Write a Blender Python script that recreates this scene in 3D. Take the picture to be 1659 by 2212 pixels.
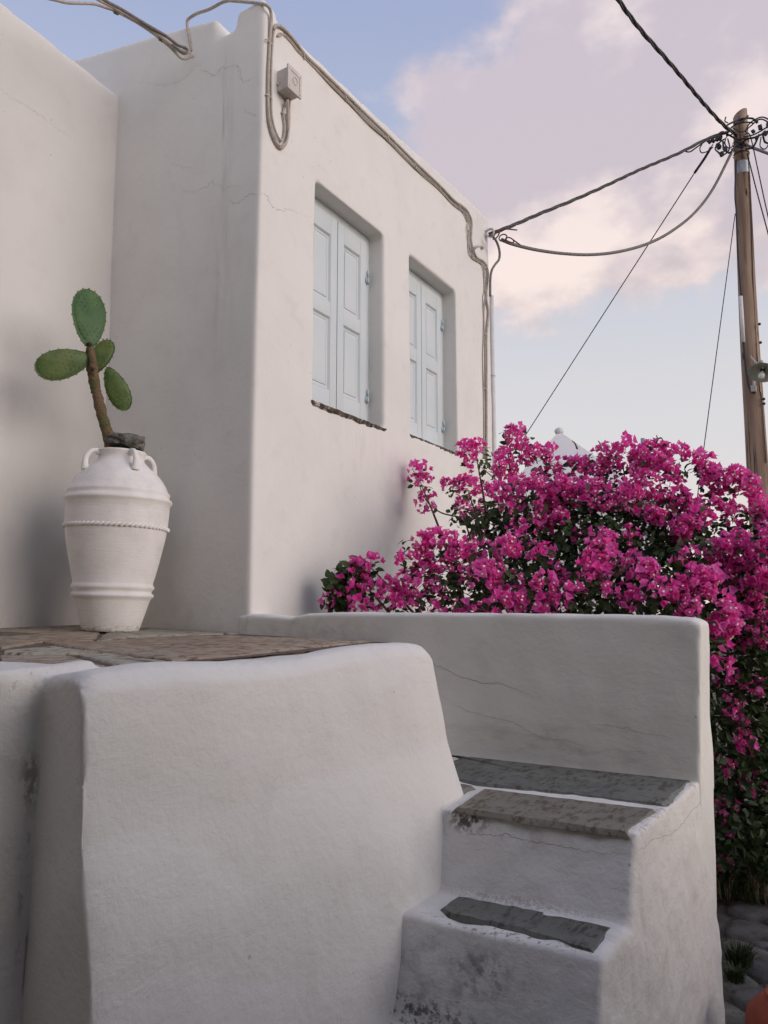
import bpy, bmesh, math, random
import numpy as np
from mathutils import Vector, Matrix, noise as mnoise

for o in list(bpy.data.objects): bpy.data.objects.remove(o)
random.seed(7); RNG = np.random.default_rng(7)
scene = bpy.context.scene
COL = scene.collection
rad = math.radians

# ---------------------------------------------------------------- camera
# World frame: origin at eye height, +Y runs along the house's street wall, +X is that wall's outward normal.
YAW, PITCH, FPX = rad(31.35), math.atan(219/1661), 1661.0
cam_d = bpy.data.cameras.new('camera'); cam = bpy.data.objects.new('camera', cam_d); COL.objects.link(cam)
cam_d.sensor_fit = 'VERTICAL'; cam_d.sensor_height = 36.0; cam_d.lens = FPX/2212*36
cam_d.clip_start = 0.05; cam_d.clip_end = 6000
cam.location = (0, 0, 0); cam.rotation_euler = (math.pi/2+PITCH, 0, YAW)
scene.camera = cam
GROUND = -1.5

# ---------------------------------------------------------------- survey helpers (reference pixel -> ray -> known plane)
_F = np.array([-math.sin(YAW)*math.cos(PITCH), math.cos(YAW)*math.cos(PITCH), math.sin(PITCH)])
_R = np.array([math.cos(YAW), math.sin(YAW), 0.0]); _U = np.cross(_R, _F)
def ray(u, v): return _F+_R*(u-829.5)/FPX-_U*(v-1106)/FPX
def onx(u, v, X): d = ray(u, v); return d*X/d[0]
def ony(u, v, Y): d = ray(u, v); return d*Y/d[1]
def onz(u, v, Z): d = ray(u, v); return d*Z/d[2]
def at(u, v, dist): d = ray(u, v); return d*dist/math.hypot(d[0], d[1])
def unit(a): a = np.asarray(a, float); return a/np.linalg.norm(a)

# ---------------------------------------------------------------- world, sun, exposure
SUN_EL, SUN_PHI = rad(12.0), rad(2.0)          # phi: from +X towards +Y
SDIR = np.array([math.cos(SUN_EL)*math.cos(SUN_PHI), math.cos(SUN_EL)*math.sin(SUN_PHI), math.sin(SUN_EL)])
world = bpy.data.worlds.new('World'); scene.world = world; world.use_nodes = True
def build_world():
    nt = world.node_tree; nt.nodes.clear(); N = nt.nodes.new; L = nt.links.new
    def math_(op, a, b=None, c=None):
        n = N('ShaderNodeMath'); n.operation = op
        for i, x in enumerate((a, b, c)):
            if x is None: continue
            if isinstance(x, (int, float)): n.inputs[i].default_value = x
            else: L(x, n.inputs[i])
        return n.outputs[0]
    def mix(fac, a, b):
        n = N('ShaderNodeMix'); n.data_type = 'RGBA'
        for k, x in ((0, fac), (6, a), (7, b)):
            if isinstance(x, (int, float)): n.inputs[k].default_value = x
            elif isinstance(x, tuple): n.inputs[k].default_value = (*x, 1)
            else: L(x, n.inputs[k])
        return n.outputs[2]
    def ramp(x, lo, hi):
        n = N('ShaderNodeMapRange'); n.interpolation_type = 'SMOOTHSTEP'; n.clamp = True
        L(x, n.inputs[0]); n.inputs[1].default_value = lo; n.inputs[2].default_value = hi
        return n.outputs[0]
    out = N('ShaderNodeOutputWorld'); bg = N('ShaderNodeBackground'); L(bg.outputs[0], out.inputs[0])
    sky = N('ShaderNodeTexSky'); sky.sky_type = 'NISHITA'; sky.sun_disc = False
    sky.sun_elevation = SUN_EL; sky.sun_rotation = math.pi/2-SUN_PHI
    sky.air_density = 1.0; sky.dust_density = 0.6; sky.ozone_density = 2.0
    tc = N('ShaderNodeTexCoord'); d = tc.outputs['Generated']
    sep = N('ShaderNodeSeparateXYZ'); L(d, sep.inputs[0]); z = sep.outputs[2]
    # evening haze: pale peach at the horizon, periwinkle overhead, over the sky model
    K = SKY_K
    lo = mix(ramp(z, 0.0, 0.24), tuple(c*K for c in (0.80, 0.66, 0.58)), tuple(c*K for c in (0.665, 0.64, 0.645)))
    mid = mix(ramp(z, 0.22, 0.52), lo, tuple(c*K for c in (0.50, 0.545, 0.65)))
    grad = mix(ramp(z, 0.38, 0.72), mid, tuple(c*K for c in (0.335, 0.385, 0.58)))
    base = mix(0.85, sky.outputs[0], grad)
    # clouds: noise-broken banks
    mp = N('ShaderNodeMapping'); L(d, mp.inputs[0]); mp.inputs['Scale'].default_value = (1, 1, 1.5)
    n1 = N('ShaderNodeTexNoise'); L(mp.outputs[0], n1.inputs[0]); n1.inputs['Scale'].default_value = 7.0
    n1.inputs['Detail'].default_value = 5; n1.inputs['Roughness'].default_value = 0.56
    n2 = N('ShaderNodeTexNoise'); L(mp.outputs[0], n2.inputs[0]); n2.inputs['Scale'].default_value = 1.7; n2.inputs['Detail'].default_value = 1
    def lobes(items):
        tot = None
        for u, v, k, w in items:
            c = unit(ray(u, v))*k
            dp = N('ShaderNodeVectorMath'); dp.operation = 'DOT_PRODUCT'
            L(d, dp.inputs[0]); dp.inputs[1].default_value = tuple(c)
            e = math_('EXPONENT', math_('ADD', dp.outputs[1], math.log(w)-k))
            tot = e if tot is None else math_('ADD', tot, e)
        return tot
    body = lobes([(900, 265, 220, .22), (1100, 300, 165, .60), (1290, 320, 125, .85), (1370, 112, 520, .5), (1570, 130, 110, .95),
                  (1130, 420, 190, .62), (1230, 485, 330, .52), (1090, 560, 900, .55), (1450, 375, 200, .45), (1455, 500, 1300, .50)])
    elsewhere = math_('MULTIPLY', ramp(n2.outputs[0], .50, .66), .62)
    away = math_('SUBTRACT', 1.0, ramp(lobes([(1100, 620, 12, 1.0)]), .25, .75))
    field = math_('ADD', body, math_('MULTIPLY', elsewhere, away))
    f = math_('ADD', field, math_('MULTIPLY', math_('SUBTRACT', n1.outputs[0], .5), 1.45))
    mask = ramp(f, .26, .62)
    # billow light: sun-side rims are warm white, bellies lavender
    bright = lobes([(1110, 580, 520, 1.0), (1270, 512, 520, 1.1), (1470, 495, 900, .95), (1345, 45, 1200, .9), (1600, 225, 600, .85)])
    n3 = N('ShaderNodeTexNoise'); L(mp.outputs[0], n3.inputs[0]); n3.inputs['Scale'].default_value = 13; n3.inputs['Detail'].default_value = 3
    rim = math_('SUBTRACT', 1.0, ramp(f, .45, 1.0))
    mp2 = N('ShaderNodeMapping'); L(d, mp2.inputs[0]); mp2.inputs['Scale'].default_value = (1, 1, 1.5); mp2.inputs['Location'].default_value = (.018, .004, -.022)
    n4 = N('ShaderNodeTexNoise'); L(mp2.outputs[0], n4.inputs[0]); n4.inputs['Scale'].default_value = 7.0; n4.inputs['Detail'].default_value = 5; n4.inputs['Roughness'].default_value = .56
    relief = math_('MULTIPLY', math_('SUBTRACT', n1.outputs[0], n4.outputs[0]), 2.0)
    bf = math_('ADD', math_('MULTIPLY', bright, .75), math_('MULTIPLY', rim, .18))
    bf = math_('ADD', bf, math_('MULTIPLY', math_('SUBTRACT', n3.outputs[0], .5), .35))
    bf = math_('ADD', bf, relief)
    cl = mix(ramp(bf, .12, .85), tuple(c*K for c in (0.535, 0.455, 0.475)), tuple(c*K for c in (0.86, 0.715, 0.65)))
    cl = mix(math_('MULTIPLY', ramp(z, .30, .62), .22), cl, tuple(c*K for c in (0.50, 0.50, 0.66)))
    col = mix(math_('MULTIPLY', mask, .90), base, cl)
    L(col, bg.inputs[0]); bg.inputs[1].default_value = 0.10
SKY_K = 9.0
build_world()

sun_d = bpy.data.lights.new('sun', 'SUN'); sun = bpy.data.objects.new('sun', sun_d); COL.objects.link(sun)
sun_d.energy = 1.5; sun_d.angle = rad(45); sun_d.color = (1.0, 0.86, 0.79)
sun.rotation_euler = Vector(-SDIR).to_track_quat('-Z', 'Y').to_euler(); sun.location = (6, 2, 5)
vs = scene.view_settings; vs.view_transform = 'Standard'; vs.look = 'None'; vs.exposure = 0.42; vs.gamma = 1.0; vs.use_curve_mapping = False
scene.render.engine = 'CYCLES'
scene.cycles.max_bounces = 5; scene.cycles.diffuse_bounces = 3; scene.cycles.glossy_bounces = 2; scene.cycles.transparent_max_bounces = 4
scene.cycles.use_adaptive_sampling = True; scene.cycles.adaptive_threshold = 0.03; scene.cycles.use_denoising = True

# ================================================================= materials
class NT:
    def __init__(s, name):
        s.m = bpy.data.materials.new(name); s.m.use_nodes = True; s.t = s.m.node_tree
        s.b = s.t.nodes['Principled BSDF']; s.tc = s.t.nodes.new('ShaderNodeTexCoord')
        s.obj = s.tc.outputs['Object']
    def n(s, ty): return s.t.nodes.new(ty)
    def l(s, a, b): s.t.links.new(a, b)
    def set(s, sock, x):
        if isinstance(x, (int, float)): sock.default_value = x
        elif isinstance(x, tuple): sock.default_value = x if len(x) == len(sock.default_value) else (*x, 1)
        else: s.l(x, sock)
    def vec(s, scale=(1, 1, 1), rot=(0, 0, 0), src=None, loc=(0, 0, 0)):
        m = s.n('ShaderNodeMapping'); s.l(src or s.obj, m.inputs[0]); m.inputs['Scale'].default_value = scale; m.inputs['Rotation'].default_value = rot
        m.inputs['Location'].default_value = loc
        return m.outputs[0]
    def noise(s, scale, detail=5, rough=.55, vec=None, dist=0):
        n = s.n('ShaderNodeTexNoise'); s.l(vec or s.obj, n.inputs[0]); n.inputs['Scale'].default_value = scale
        n.inputs['Detail'].default_value = detail; n.inputs['Roughness'].default_value = rough; n.inputs['Distortion'].default_value = dist
        return n.outputs[0]
    def ramp(s, x, lo, hi, a=0.0, b=1.0):
        n = s.n('ShaderNodeMapRange'); n.clamp = True; n.interpolation_type = 'SMOOTHSTEP'; s.l(x, n.inputs[0])
        for i, q in enumerate((lo, hi, a, b)): n.inputs[i+1].default_value = q
        return n.outputs[0]
    def math(s, op, a, b=0.0):
        n = s.n('ShaderNodeMath'); n.operation = op; s.set(n.inputs[0], a); s.set(n.inputs[1], b); return n.outputs[0]
    def mix(s, f, a, b, mode='MIX'):
        n = s.n('ShaderNodeMix'); n.data_type = 'RGBA'; n.blend_type = mode; s.set(n.inputs[0], f); s.set(n.inputs[6], a); s.set(n.inputs[7], b); return n.outputs[2]
    def bump(s, h, strength=.3, dist=.01, prev=None):
        n = s.n('ShaderNodeBump'); n.inputs['Strength'].default_value = strength; n.inputs['Distance'].default_value = dist; s.l(h, n.inputs['Height'])
        if prev: s.l(prev, n.inputs['Normal'])
        return n.outputs[0]
    def out(s, col, rough=.8, normal=None, spec=.25, metal=0.0):
        s.set(s.b.inputs['Base Color'], col); s.set(s.b.inputs['Roughness'], rough); s.b.inputs['Specular IOR Level'].default_value = spec
        s.b.inputs['Metallic'].default_value = metal
        if normal: s.l(normal, s.b.inputs['Normal'])
        return s.m
    def blob(s, c, r, p=1.0):
        """soft spherical stain mask around c (object space), radius r (tuple of semi-axes)"""
        v = s.n('ShaderNodeVectorMath'); v.operation = 'SUBTRACT'; s.l(s.obj, v.inputs[0]); v.inputs[1].default_value = c
        w = s.n('ShaderNodeVectorMath'); w.operation = 'DIVIDE'; s.l(v.outputs[0], w.inputs[0]); w.inputs[1].default_value = r
        q = s.n('ShaderNodeVectorMath'); q.operation = 'LENGTH'; s.l(w.outputs[0], q.inputs[0])
        return s.ramp(q.outputs['Value'], .25, 1.0, p, 0.0)

def plaster(name, white=(.78, .765, .72), stains=(), grime=.10, relief=.5, brush=False):
    k = NT(name)
    a = k.noise(1.3, 2); b = k.noise(7, 4, .6); c = k.noise(42, 5, .66)
    col = k.mix(k.ramp(a, .38, .66), white, tuple(x*.955 for x in white))
    col = k.mix(k.math('MULTIPLY', k.ramp(b, .50, .75), grime*2), col, (.56, .53, .50))
    # sparse specks where paint has flaked
    sp = k.n('ShaderNodeTexVoronoi'); k.l(k.obj, sp.inputs[0]); sp.inputs['Scale'].default_value = 11
    speck = k.math('MULTIPLY', k.ramp(sp.outputs['Distance'], .035, .06, 1, 0), k.ramp(k.noise(1.7, 3, .5), .53, .6))
    col = k.mix(k.math('MULTIPLY', speck, .55), col, (.30, .27, .25))
    for (cc, r, p, tone, nscale, stretch, lo, hi) in stains:
        nz = k.noise(nscale, 4, .65, vec=k.vec(stretch))
        f = k.math('MULTIPLY', k.blob(cc, r, p), k.ramp(nz, lo, hi))
        col = k.mix(f, col, tone)
    coat = k.noise(2.6, 3, .5, vec=k.vec((1, 1, .55)), dist=.8)
    col = k.mix(k.ramp(coat, .52, .60, 0, .16), col, tuple(min(1, x*1.08) for x in white))
    nb = k.bump(b, .30*relief, .02)
    if brush:
        br = k.noise(17, 5, .62, vec=k.vec((.7, .7, 1.35), rot=(.5, .3, .2)), dist=.4); nb = k.bump(br, .28*relief, .012, nb)
    nb = k.bump(c, .36*relief, .006, nb)
    return k.out(col, .92, nb, .15)

M = {}
M['house'] = plaster('house_limewash', stains=[
    ((-2.905, 3.01, 2.9), (.035, .2, .62), .55, (.30, .28, .26), 16, (1.6, 1, .10), .40, .62),
    ((-2.88, 3.01, 2.2), (.16, .2, 1.3), .30, (.45, .41, .38), 9, (1.5, 1, .12), .40, .70),
    ((-2.632, 4.05, 1.06), (.05, .55, .22), .16, (.52, .44, .39), 9, (1, 1.6, .25), .45, .7),
    ((-2.632, 5.55, 1.1), (.1, .25, .5), .30, (.60, .47, .38), 6, (1, 1, .3), .40, .7),
    ((-3.2, 3.01, -.1), (1.0, .1, .22), .30, (.50, .45, .40), 11, (1, 1, 1), .42, .7)])
M['left'] = plaster('neighbour_limewash_dimmed', white=(.69, .675, .635), stains=[((-3.83, 2.4, -.1), (.1, 1.2, .2), .25, (.5, .45, .4), 11, (1, 1, 1), .42, .7)])  # base colour greyed evenly to stand in for weaker sun on this wall
M['ret'] = plaster('retaining_limewash', white=(.775, .76, .71), relief=1.1, brush=True, stains=[
    ((-1.10, 2.0, -.95), (.3, .55, .45), .22, (.48, .44, .41), 9, (1, 1, 1), .40, .7),
    ((-1.47, 1.02, -.34), (.025, .03, .09), .5, (.10, .06, .05), 60, (1, 1, .5), .42, .55),
    ((-1.47, 1.02, -.55), (.02, .03, .35), .35, (.2, .16, .14), 60, (1, 1, .5), .52, .62),
    ((-1.5, .85, -.13), (.2, .3, .06), .5, (.25, .22, .2), 55, (1, 1, 1), .56, .66)])
GR = (.115, .105, .095)
M['stair'] = plaster('stair_limewash', white=(.77, .745, .69), relief=1.4, grime=.18, brush=True, stains=[
    ((-.95, 1.905, -.93), (.40, .12, .16), .50, GR, 15, (1, 1, 1), .40, .72),
    ((-.86, 1.905, -.90), (.12, .09, .08), .55, (.05, .045, .04), 34, (1, 1, 1), .47, .62),
    ((-.98, 1.905, -.98), (.10, .09, .06), .55, (.05, .045, .04), 34, (1, 1, 1), .47, .62),
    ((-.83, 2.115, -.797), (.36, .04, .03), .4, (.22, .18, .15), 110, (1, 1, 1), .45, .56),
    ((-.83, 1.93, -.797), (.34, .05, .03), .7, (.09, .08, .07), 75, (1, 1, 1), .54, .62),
    ((-.84, 2.21, -.68), (.36, .05, .16), .45, (.33, .29, .26), 13, (1, 1, .6), .42, .70),
    ((-1.05, 2.21, -.62), (.10, .05, .05), .9, (.07, .06, .055), 45, (1, 1, 1), .46, .56),
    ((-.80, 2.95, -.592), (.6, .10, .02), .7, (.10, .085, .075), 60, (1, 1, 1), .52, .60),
    ((-.55, 2.5, -.595), (.05, .5, .02), .6, (.25, .19, .15), 60, (1, 1, 1), .50, .62),
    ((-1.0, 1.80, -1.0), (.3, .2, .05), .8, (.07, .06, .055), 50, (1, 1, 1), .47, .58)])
M['parapet'] = plaster('parapet_limewash', white=(.79, .775, .715), relief=.6, brush=True, grime=.14, stains=[
    ((-2.3, 3.01, -.1), (.5, .1, .16), .35, (.42, .38, .35), 14, (1, 1, 1), .42, .68),
    ((-1.0, 3.01, -.5), (.7, .1, .12), .35, (.40, .36, .33), 12, (.6, 1, 2), .44, .68)])
M['white'] = plaster('far_limewash', white=(.72, .70, .69))

def mk_simple(name, col, rough=.6, var=.12, scale=30, bump=.15, spec=.3, metal=0, stretch=(1, 1, 1), dist=.004):
    k = NT(name); n1 = k.noise(scale, 5, .6, vec=k.vec(stretch))
    c = k.mix(k.ramp(n1, .3, .72), tuple(min(1, x*(1+var)) for x in col), tuple(x*(1-var) for x in col))
    return k.out(c, rough, k.bump(n1, bump, dist), spec, metal)

M['jar'] = None
def mk_jar():
    k = NT('jar_limewash'); a = k.noise(9, 6, .6); b = k.noise(42, 5, .62, vec=k.vec((1, 1, 3.2))); c = k.noise(20, 3, .5, vec=k.vec((.4, .4, 6)))
    d = k.noise(30, 6, .7, dist=1.5)
    col = k.mix(k.ramp(a, .4, .7), (.80, .785, .755), (.73, .705, .67))
    col = k.mix(k.math('MULTIPLY', k.blob((0, 0, 0), (.3, .3, .06)), k.ramp(b, .45, .6, 0, .7)), col, (.25, .21, .18))
    nb = k.bump(c, .20, .006); nb = k.bump(b, .20, .006, nb); nb = k.bump(k.ramp(d, .52, .60), .18, .004, nb)
    return k.out(col, .85, nb, .2)
M['jar'] = mk_jar()
def mk_shutter():
    k = NT('shutter_paint'); a = k.noise(3, 4); b = k.noise(24, 5, .6, vec=k.vec((1, 1, .12))); 
    col = k.mix(k.ramp(a, .35, .7), (.60, .665, .675), (.64, .69, .695))
    col = k.mix(k.math('MULTIPLY', k.ramp(b, .62, .78), .15), col, (.40, .46, .47))
    return k.out(col, .55, k.bump(b, .06, .002), .35)
M['shutter'] = mk_shutter()
M['hinge'] = mk_simple('hinge_paint', (.42, .53, .58), .5, .1, 60)
M['cable'] = mk_simple('painted_cable', (.46, .41, .355), .75, .16, 45, .25)
M['cable_dark'] = mk_simple('weathered_black_cable', (.085, .08, .08), .7, .3, 40, .2)
M['cable_grey'] = mk_simple('grey_cable', (.20, .185, .17), .75, .2, 40, .2)
M['wire'] = mk_simple('dark_wire', (.045, .045, .05), .6, .2, 60)
M['clip'] = mk_simple('painted_clip', (.62, .57, .52), .8, .12, 60)
M['box'] = mk_simple('junction_box_paint', (.60, .555, .515), .7, .08, 25)
M['rust'] = mk_simple('rusty_iron', (.13, .06, .045), .85, .4, 60, .4)
M['pipe'] = mk_simple('white_plastic_pipe', (.70, .69, .675), .5, .06, 14)
M['metal'] = mk_simple('galvanised_metal', (.42, .44, .46), .5, .12, 20, metal=.4)
M['enamel'] = mk_simple('lamp_enamel', (.50, .52, .44), .35, .10, 14)
M['bracket'] = mk_simple('lamp_bracket_paint', (.50, .47, .43), .6, .15, 30)
M['bulb'] = mk_simple('frosted_bulb', (.72, .72, .66), .25, .03, 10, spec=.5)
M['crack'] = mk_simple('crack_shadow', (.34, .31, .285), .95, .2, 30)
M['soil'] = mk_simple('dry_soil', (.10, .07, .05), .95, .4, 40, .8, dist=.02)
M['lamp_dark'] = mk_simple('lamp_socket', (.02, .02, .02), .6)
def mk_slate(name, ca, cb, cc):
    k = NT(name); oi = k.n('ShaderNodeObjectInfo')
    a = k.noise(3.0, 6, .62, vec=k.vec((1, 1, 1))); b = k.noise(60, 5, .65, vec=k.vec((1.0, .28, 1), rot=(0, 0, .6))); c = k.noise(14, 6, .65)
    col = k.mix(k.ramp(a, .36, .62), ca, cb)
    col = k.mix(k.math('MULTIPLY', k.ramp(b, .46, .60), k.ramp(c, .38, .58)), col, cc)
    col = k.mix(1.0, col, oi.outputs['Color'], 'MULTIPLY')
    nb = k.bump(c, .5, .008); nb = k.bump(b, .5, .004, nb)
    return k.out(col, k.ramp(c, .3, .7, .55, .8), nb, .3)
M['slate'] = mk_slate('terrace_slate', (.36, .35, .31), (.325, .28, .23), (.10, .075, .06))
M['tread'] = mk_slate('tread_slate', (.185, .185, .17), (.15, .155, .145), (.09, .075, .06))
M['joint'] = mk_simple('dark_joint', (.13, .105, .085), .95, .4, 50, .6, dist=.01)
def mk_sill():
    k = NT('sill_stone'); a = k.noise(30, 6, .7); b = k.noise(75, 5, .7, vec=k.vec((1, .5, 1.5)))
    col = k.mix(k.ramp(a, .42, .58), (.075, .06, .05), (.17, .145, .12))
    col = k.mix(k.ramp(k.noise(17, 5, .75), .545, .60), col, (.60, .56, .52))
    return k.out(col, .95, k.bump(b, .9, .012), .1)
M['sill'] = mk_sill()
def mk_wood():
    k = NT('pole_timber'); g = k.noise(16, 6, .65, vec=k.vec((1.6, 1.6, .05))); g2 = k.noise(7, 4, .5, vec=k.vec((1.3, 1.3, .12))); kn = k.n('ShaderNodeTexVoronoi')
    k.l(k.vec((5, 5, 1.3)), kn.inputs[0]); kn.inputs['Scale'].default_value = 1.0
    col = k.mix(k.ramp(g2, .36, .62), (.41, .295, .215), (.27, .185, .135))
    col = k.mix(k.ramp(g, .52, .68), col, (.10, .06, .045))
    col = k.mix(k.ramp(kn.outputs['Distance'], .05, .11, 1, 0), col, (.04, .02, .015))
    return k.out(col, .85, k.bump(g, .7, .012), .15)
M['wood'] = mk_wood()
def mk_bract():
    k = NT('bougainvillea_bract'); geo = k.n('ShaderNodeNewGeometry'); oi = k.n('ShaderNodeObjectInfo'); at_ = k.n('ShaderNodeAttribute'); at_.attribute_name = 'tint'
    col = k.mix(at_.outputs['Fac'], (.95, .085, .48), (1.0, .29, .70))
    col = k.mix(k.math('MULTIPLY', k.ramp(k.noise(70, 4), .4, .7), .4), col, (.90, .085, .60))
    m = k.out(col, .6, None, .2)
    tr = k.n('ShaderNodeBsdfTranslucent'); k.l(col, tr.inputs[0]); mx = k.n('ShaderNodeMixShader'); mx.inputs[0].default_value = .52
    o = [n for n in k.t.nodes if n.type == 'OUTPUT_MATERIAL'][0]
    k.l(k.b.outputs[0], mx.inputs[1]); k.l(tr.outputs[0], mx.inputs[2]); k.l(mx.outputs[0], o.inputs[0])
    return m
M['bract'] = mk_bract()
def mk_leaf(name, a, b):
    k = NT(name); at_ = k.n('ShaderNodeAttribute'); at_.attribute_name = 'tint'
    col = k.mix(at_.outputs['Fac'], a, b)
    m = k.out(col, .5, None, .3)
    tr = k.n('ShaderNodeBsdfTranslucent'); k.l(col, tr.inputs[0]); mx = k.n('ShaderNodeMixShader'); mx.inputs[0].default_value = .25
    o = [n for n in k.t.nodes if n.type == 'OUTPUT_MATERIAL'][0]
    k.l(k.b.outputs[0], mx.inputs[1]); k.l(tr.outputs[0], mx.inputs[2]); k.l(mx.outputs[0], o.inputs[0])
    return m
M['leaf'] = mk_leaf('bougainvillea_leaf', (.022, .045, .018), (.075, .115, .035))
M['weed'] = mk_leaf('weed_leaf', (.03, .06, .02), (.08, .10, .035))
M['petal'] = mk_simple('flower_centre', (.85, .80, .62), .6)
M['twig'] = mk_simple('woody_twig', (.16, .11, .08), .9, .3, 40, .4)
M['dry'] = mk_simple('dry_grass', (.36, .28, .17), .9, .3, 40, .2)
def mk_pad():
    k = NT('cactus_pad_skin'); oi = k.n('ShaderNodeObjectInfo'); a = k.noise(9, 5, .6); b = k.noise(50, 4, .6)
    col = k.mix(k.ramp(a, .35, .68), (.060, .115, .040), (.115, .165, .055))
    col = k.mix(k.math('MULTIPLY', k.ramp(b, .60, .72), .4), col, (.16, .15, .06))
    col = k.mix(1.0, col, oi.outputs['Color'], 'MULTIPLY')
    return k.out(col, .5, k.bump(a, .35, .01), .35)
M['pad'] = mk_pad()
def mk_cstem():
    k = NT('cactus_stem_bark'); a = k.noise(14, 6, .65); b = k.noise(40, 5, .65, vec=k.vec((1, 1, 2.5)))
    col = k.mix(k.ramp(a, .40, .62), (.20, .125, .08), (.11, .115, .05))
    col = k.mix(k.ramp(b, .55, .68), col, (.06, .04, .03))
    return k.out(col, .9, k.bump(b, .9, .012), .1)
M['cstem'] = mk_cstem()
M['areole'] = mk_simple('cactus_areole', (.17, .17, .07), .9, .3, 60)
M['corky'] = mk_simple('corky_scar', (.05, .04, .035), .95, .4, 60, .5)
def mk_rock():
    k = NT('grey_rock'); a = k.noise(18, 7, .7); b = k.noise(60, 5, .7)
    col = k.mix(k.ramp(a, .40, .6), (.075, .075, .065), (.21, .20, .175)); col = k.mix(k.ramp(b, .60, .70), col, (.42, .40, .37))
    return k.out(col, .95, k.bump(b, .9, .012), .15)
M['rock'] = mk_rock()
def mk_cob():
    k = NT('cobble_stone'); oi = k.n('ShaderNodeObjectInfo'); a = k.noise(9, 6, .65); b = k.noise(45, 5, .65)
    col = k.mix(k.ramp(a, .36, .64), (.27, .265, .255), (.18, .17, .155)); col = k.mix(k.ramp(b, .58, .72), col, (.10, .085, .07))
    col = k.mix(1.0, col, oi.outputs['Color'], 'MULTIPLY')
    return k.out(col, .9, k.bump(b, .7, .012), .2)
M['cobble'] = mk_cob()
M['street'] = mk_simple('street_mortar', (.13, .115, .10), .95, .35, 12, .8, dist=.02)
M['terracotta'] = mk_simple('terracotta', (.27, .065, .04), .8, .15, 14, .2)
M['terrain'] = mk_simple('dry_terrain', (.15, .13, .105), .95, .3, .4, .3)

# ================================================================= builders
def tag(o, label=None, cat=None, group=None, kind=None):
    if label: o['label'] = label
    if cat: o['category'] = cat
    if group: o['group'] = group
    if kind: o['kind'] = kind
    return o
def mesh_obj(name, V, Fc, mat, parent=None, smooth=False, loc=None):
    me = bpy.data.meshes.new(name); me.from_pydata([tuple(map(float, v)) for v in V], [], [tuple(map(int, f)) for f in Fc]); me.update()
    if mat is not None: me.materials.append(mat)
    if smooth: me.shade_smooth()
    return link(name, me, parent, loc)
def link(name, me, parent=None, loc=None):
    o = bpy.data.objects.new(name, me); COL.objects.link(o)
    if loc is not None: o.location = tuple(loc)
    if parent is not None:
        o.parent = parent
    return o
def empty(name, loc, rot=(0, 0, 0)):
    o = bpy.data.objects.new(name, None); COL.objects.link(o); o.location = tuple(loc); o.rotation_euler = rot; o.empty_display_size = .1
    return o
HEXF = [(0, 3, 2, 1), (4, 5, 6, 7), (0, 1, 5, 4), (1, 2, 6, 5), (2, 3, 7, 6), (3, 0, 4, 7)]
def hexa(bot, top): return [tuple(p) for p in bot]+[tuple(p) for p in top], HEXF
def box(x0, x1, y0, y1, z0, z1): return hexa([(x0, y0, z0), (x1, y0, z0), (x1, y1, z0), (x0, y1, z0)], [(x0, y0, z1), (x1, y0, z1), (x1, y1, z1), (x0, y1, z1)])
def join(parts):
    V, Fc = [], []
    for v, f in parts:
        o = len(V); V += list(v); Fc += [tuple(i+o for i in q) for q in f]
    return V, Fc
def bevelled(name, parts, mat, parent, w=.004, seg=2, smooth=True, loc=None):
    V, Fc = join(parts); bm = bmesh.new()
    vs = [bm.verts.new(v) for v in V]
    for q in Fc: bm.faces.new([vs[i] for i in q])
    bmesh.ops.bevel(bm, geom=list(bm.edges), offset=w, segments=seg, affect='EDGES', profile=.6, clamp_overlap=True)
    me = bpy.data.meshes.new(name); bm.to_mesh(me); bm.free(); me.materials.append(mat)
    if smooth:
        me.shade_smooth()
        try: me.set_sharp_from_angle(angle=rad(35))
        except Exception: pass
    return link(name, me, parent, loc)
def loft(sections):
    n = len(sections[0]); V = [p for s in sections for p in s]; Fc = []
    for i in range(len(sections)-1):
        for j in range(n):
            a, b = i*n+j, i*n+(j+1) % n; Fc.append((a, b, b+n, a+n))
    Fc.append(tuple(range(n))[::-1]); Fc.append(tuple(range((len(sections)-1)*n, len(sections)*n)))
    return V, Fc
def waves(P, scale, seed, n=22):
    r = np.random.default_rng(seed); k = r.normal(size=(n, 3)); k *= (scale*r.uniform(.6, 1.5, n)/np.linalg.norm(k, axis=1))[:, None]
    return (np.sin(P@k.T+r.uniform(0, 6.28, n))).sum(1)/math.sqrt(n/2)
def get_np(me):
    co = np.empty(len(me.vertices)*3, np.float32); me.vertices.foreach_get('co', co); no = np.empty_like(co); me.vertices.foreach_get('normal', no)
    return co.reshape(-1, 3).astype(float), no.reshape(-1, 3).astype(float)
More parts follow.
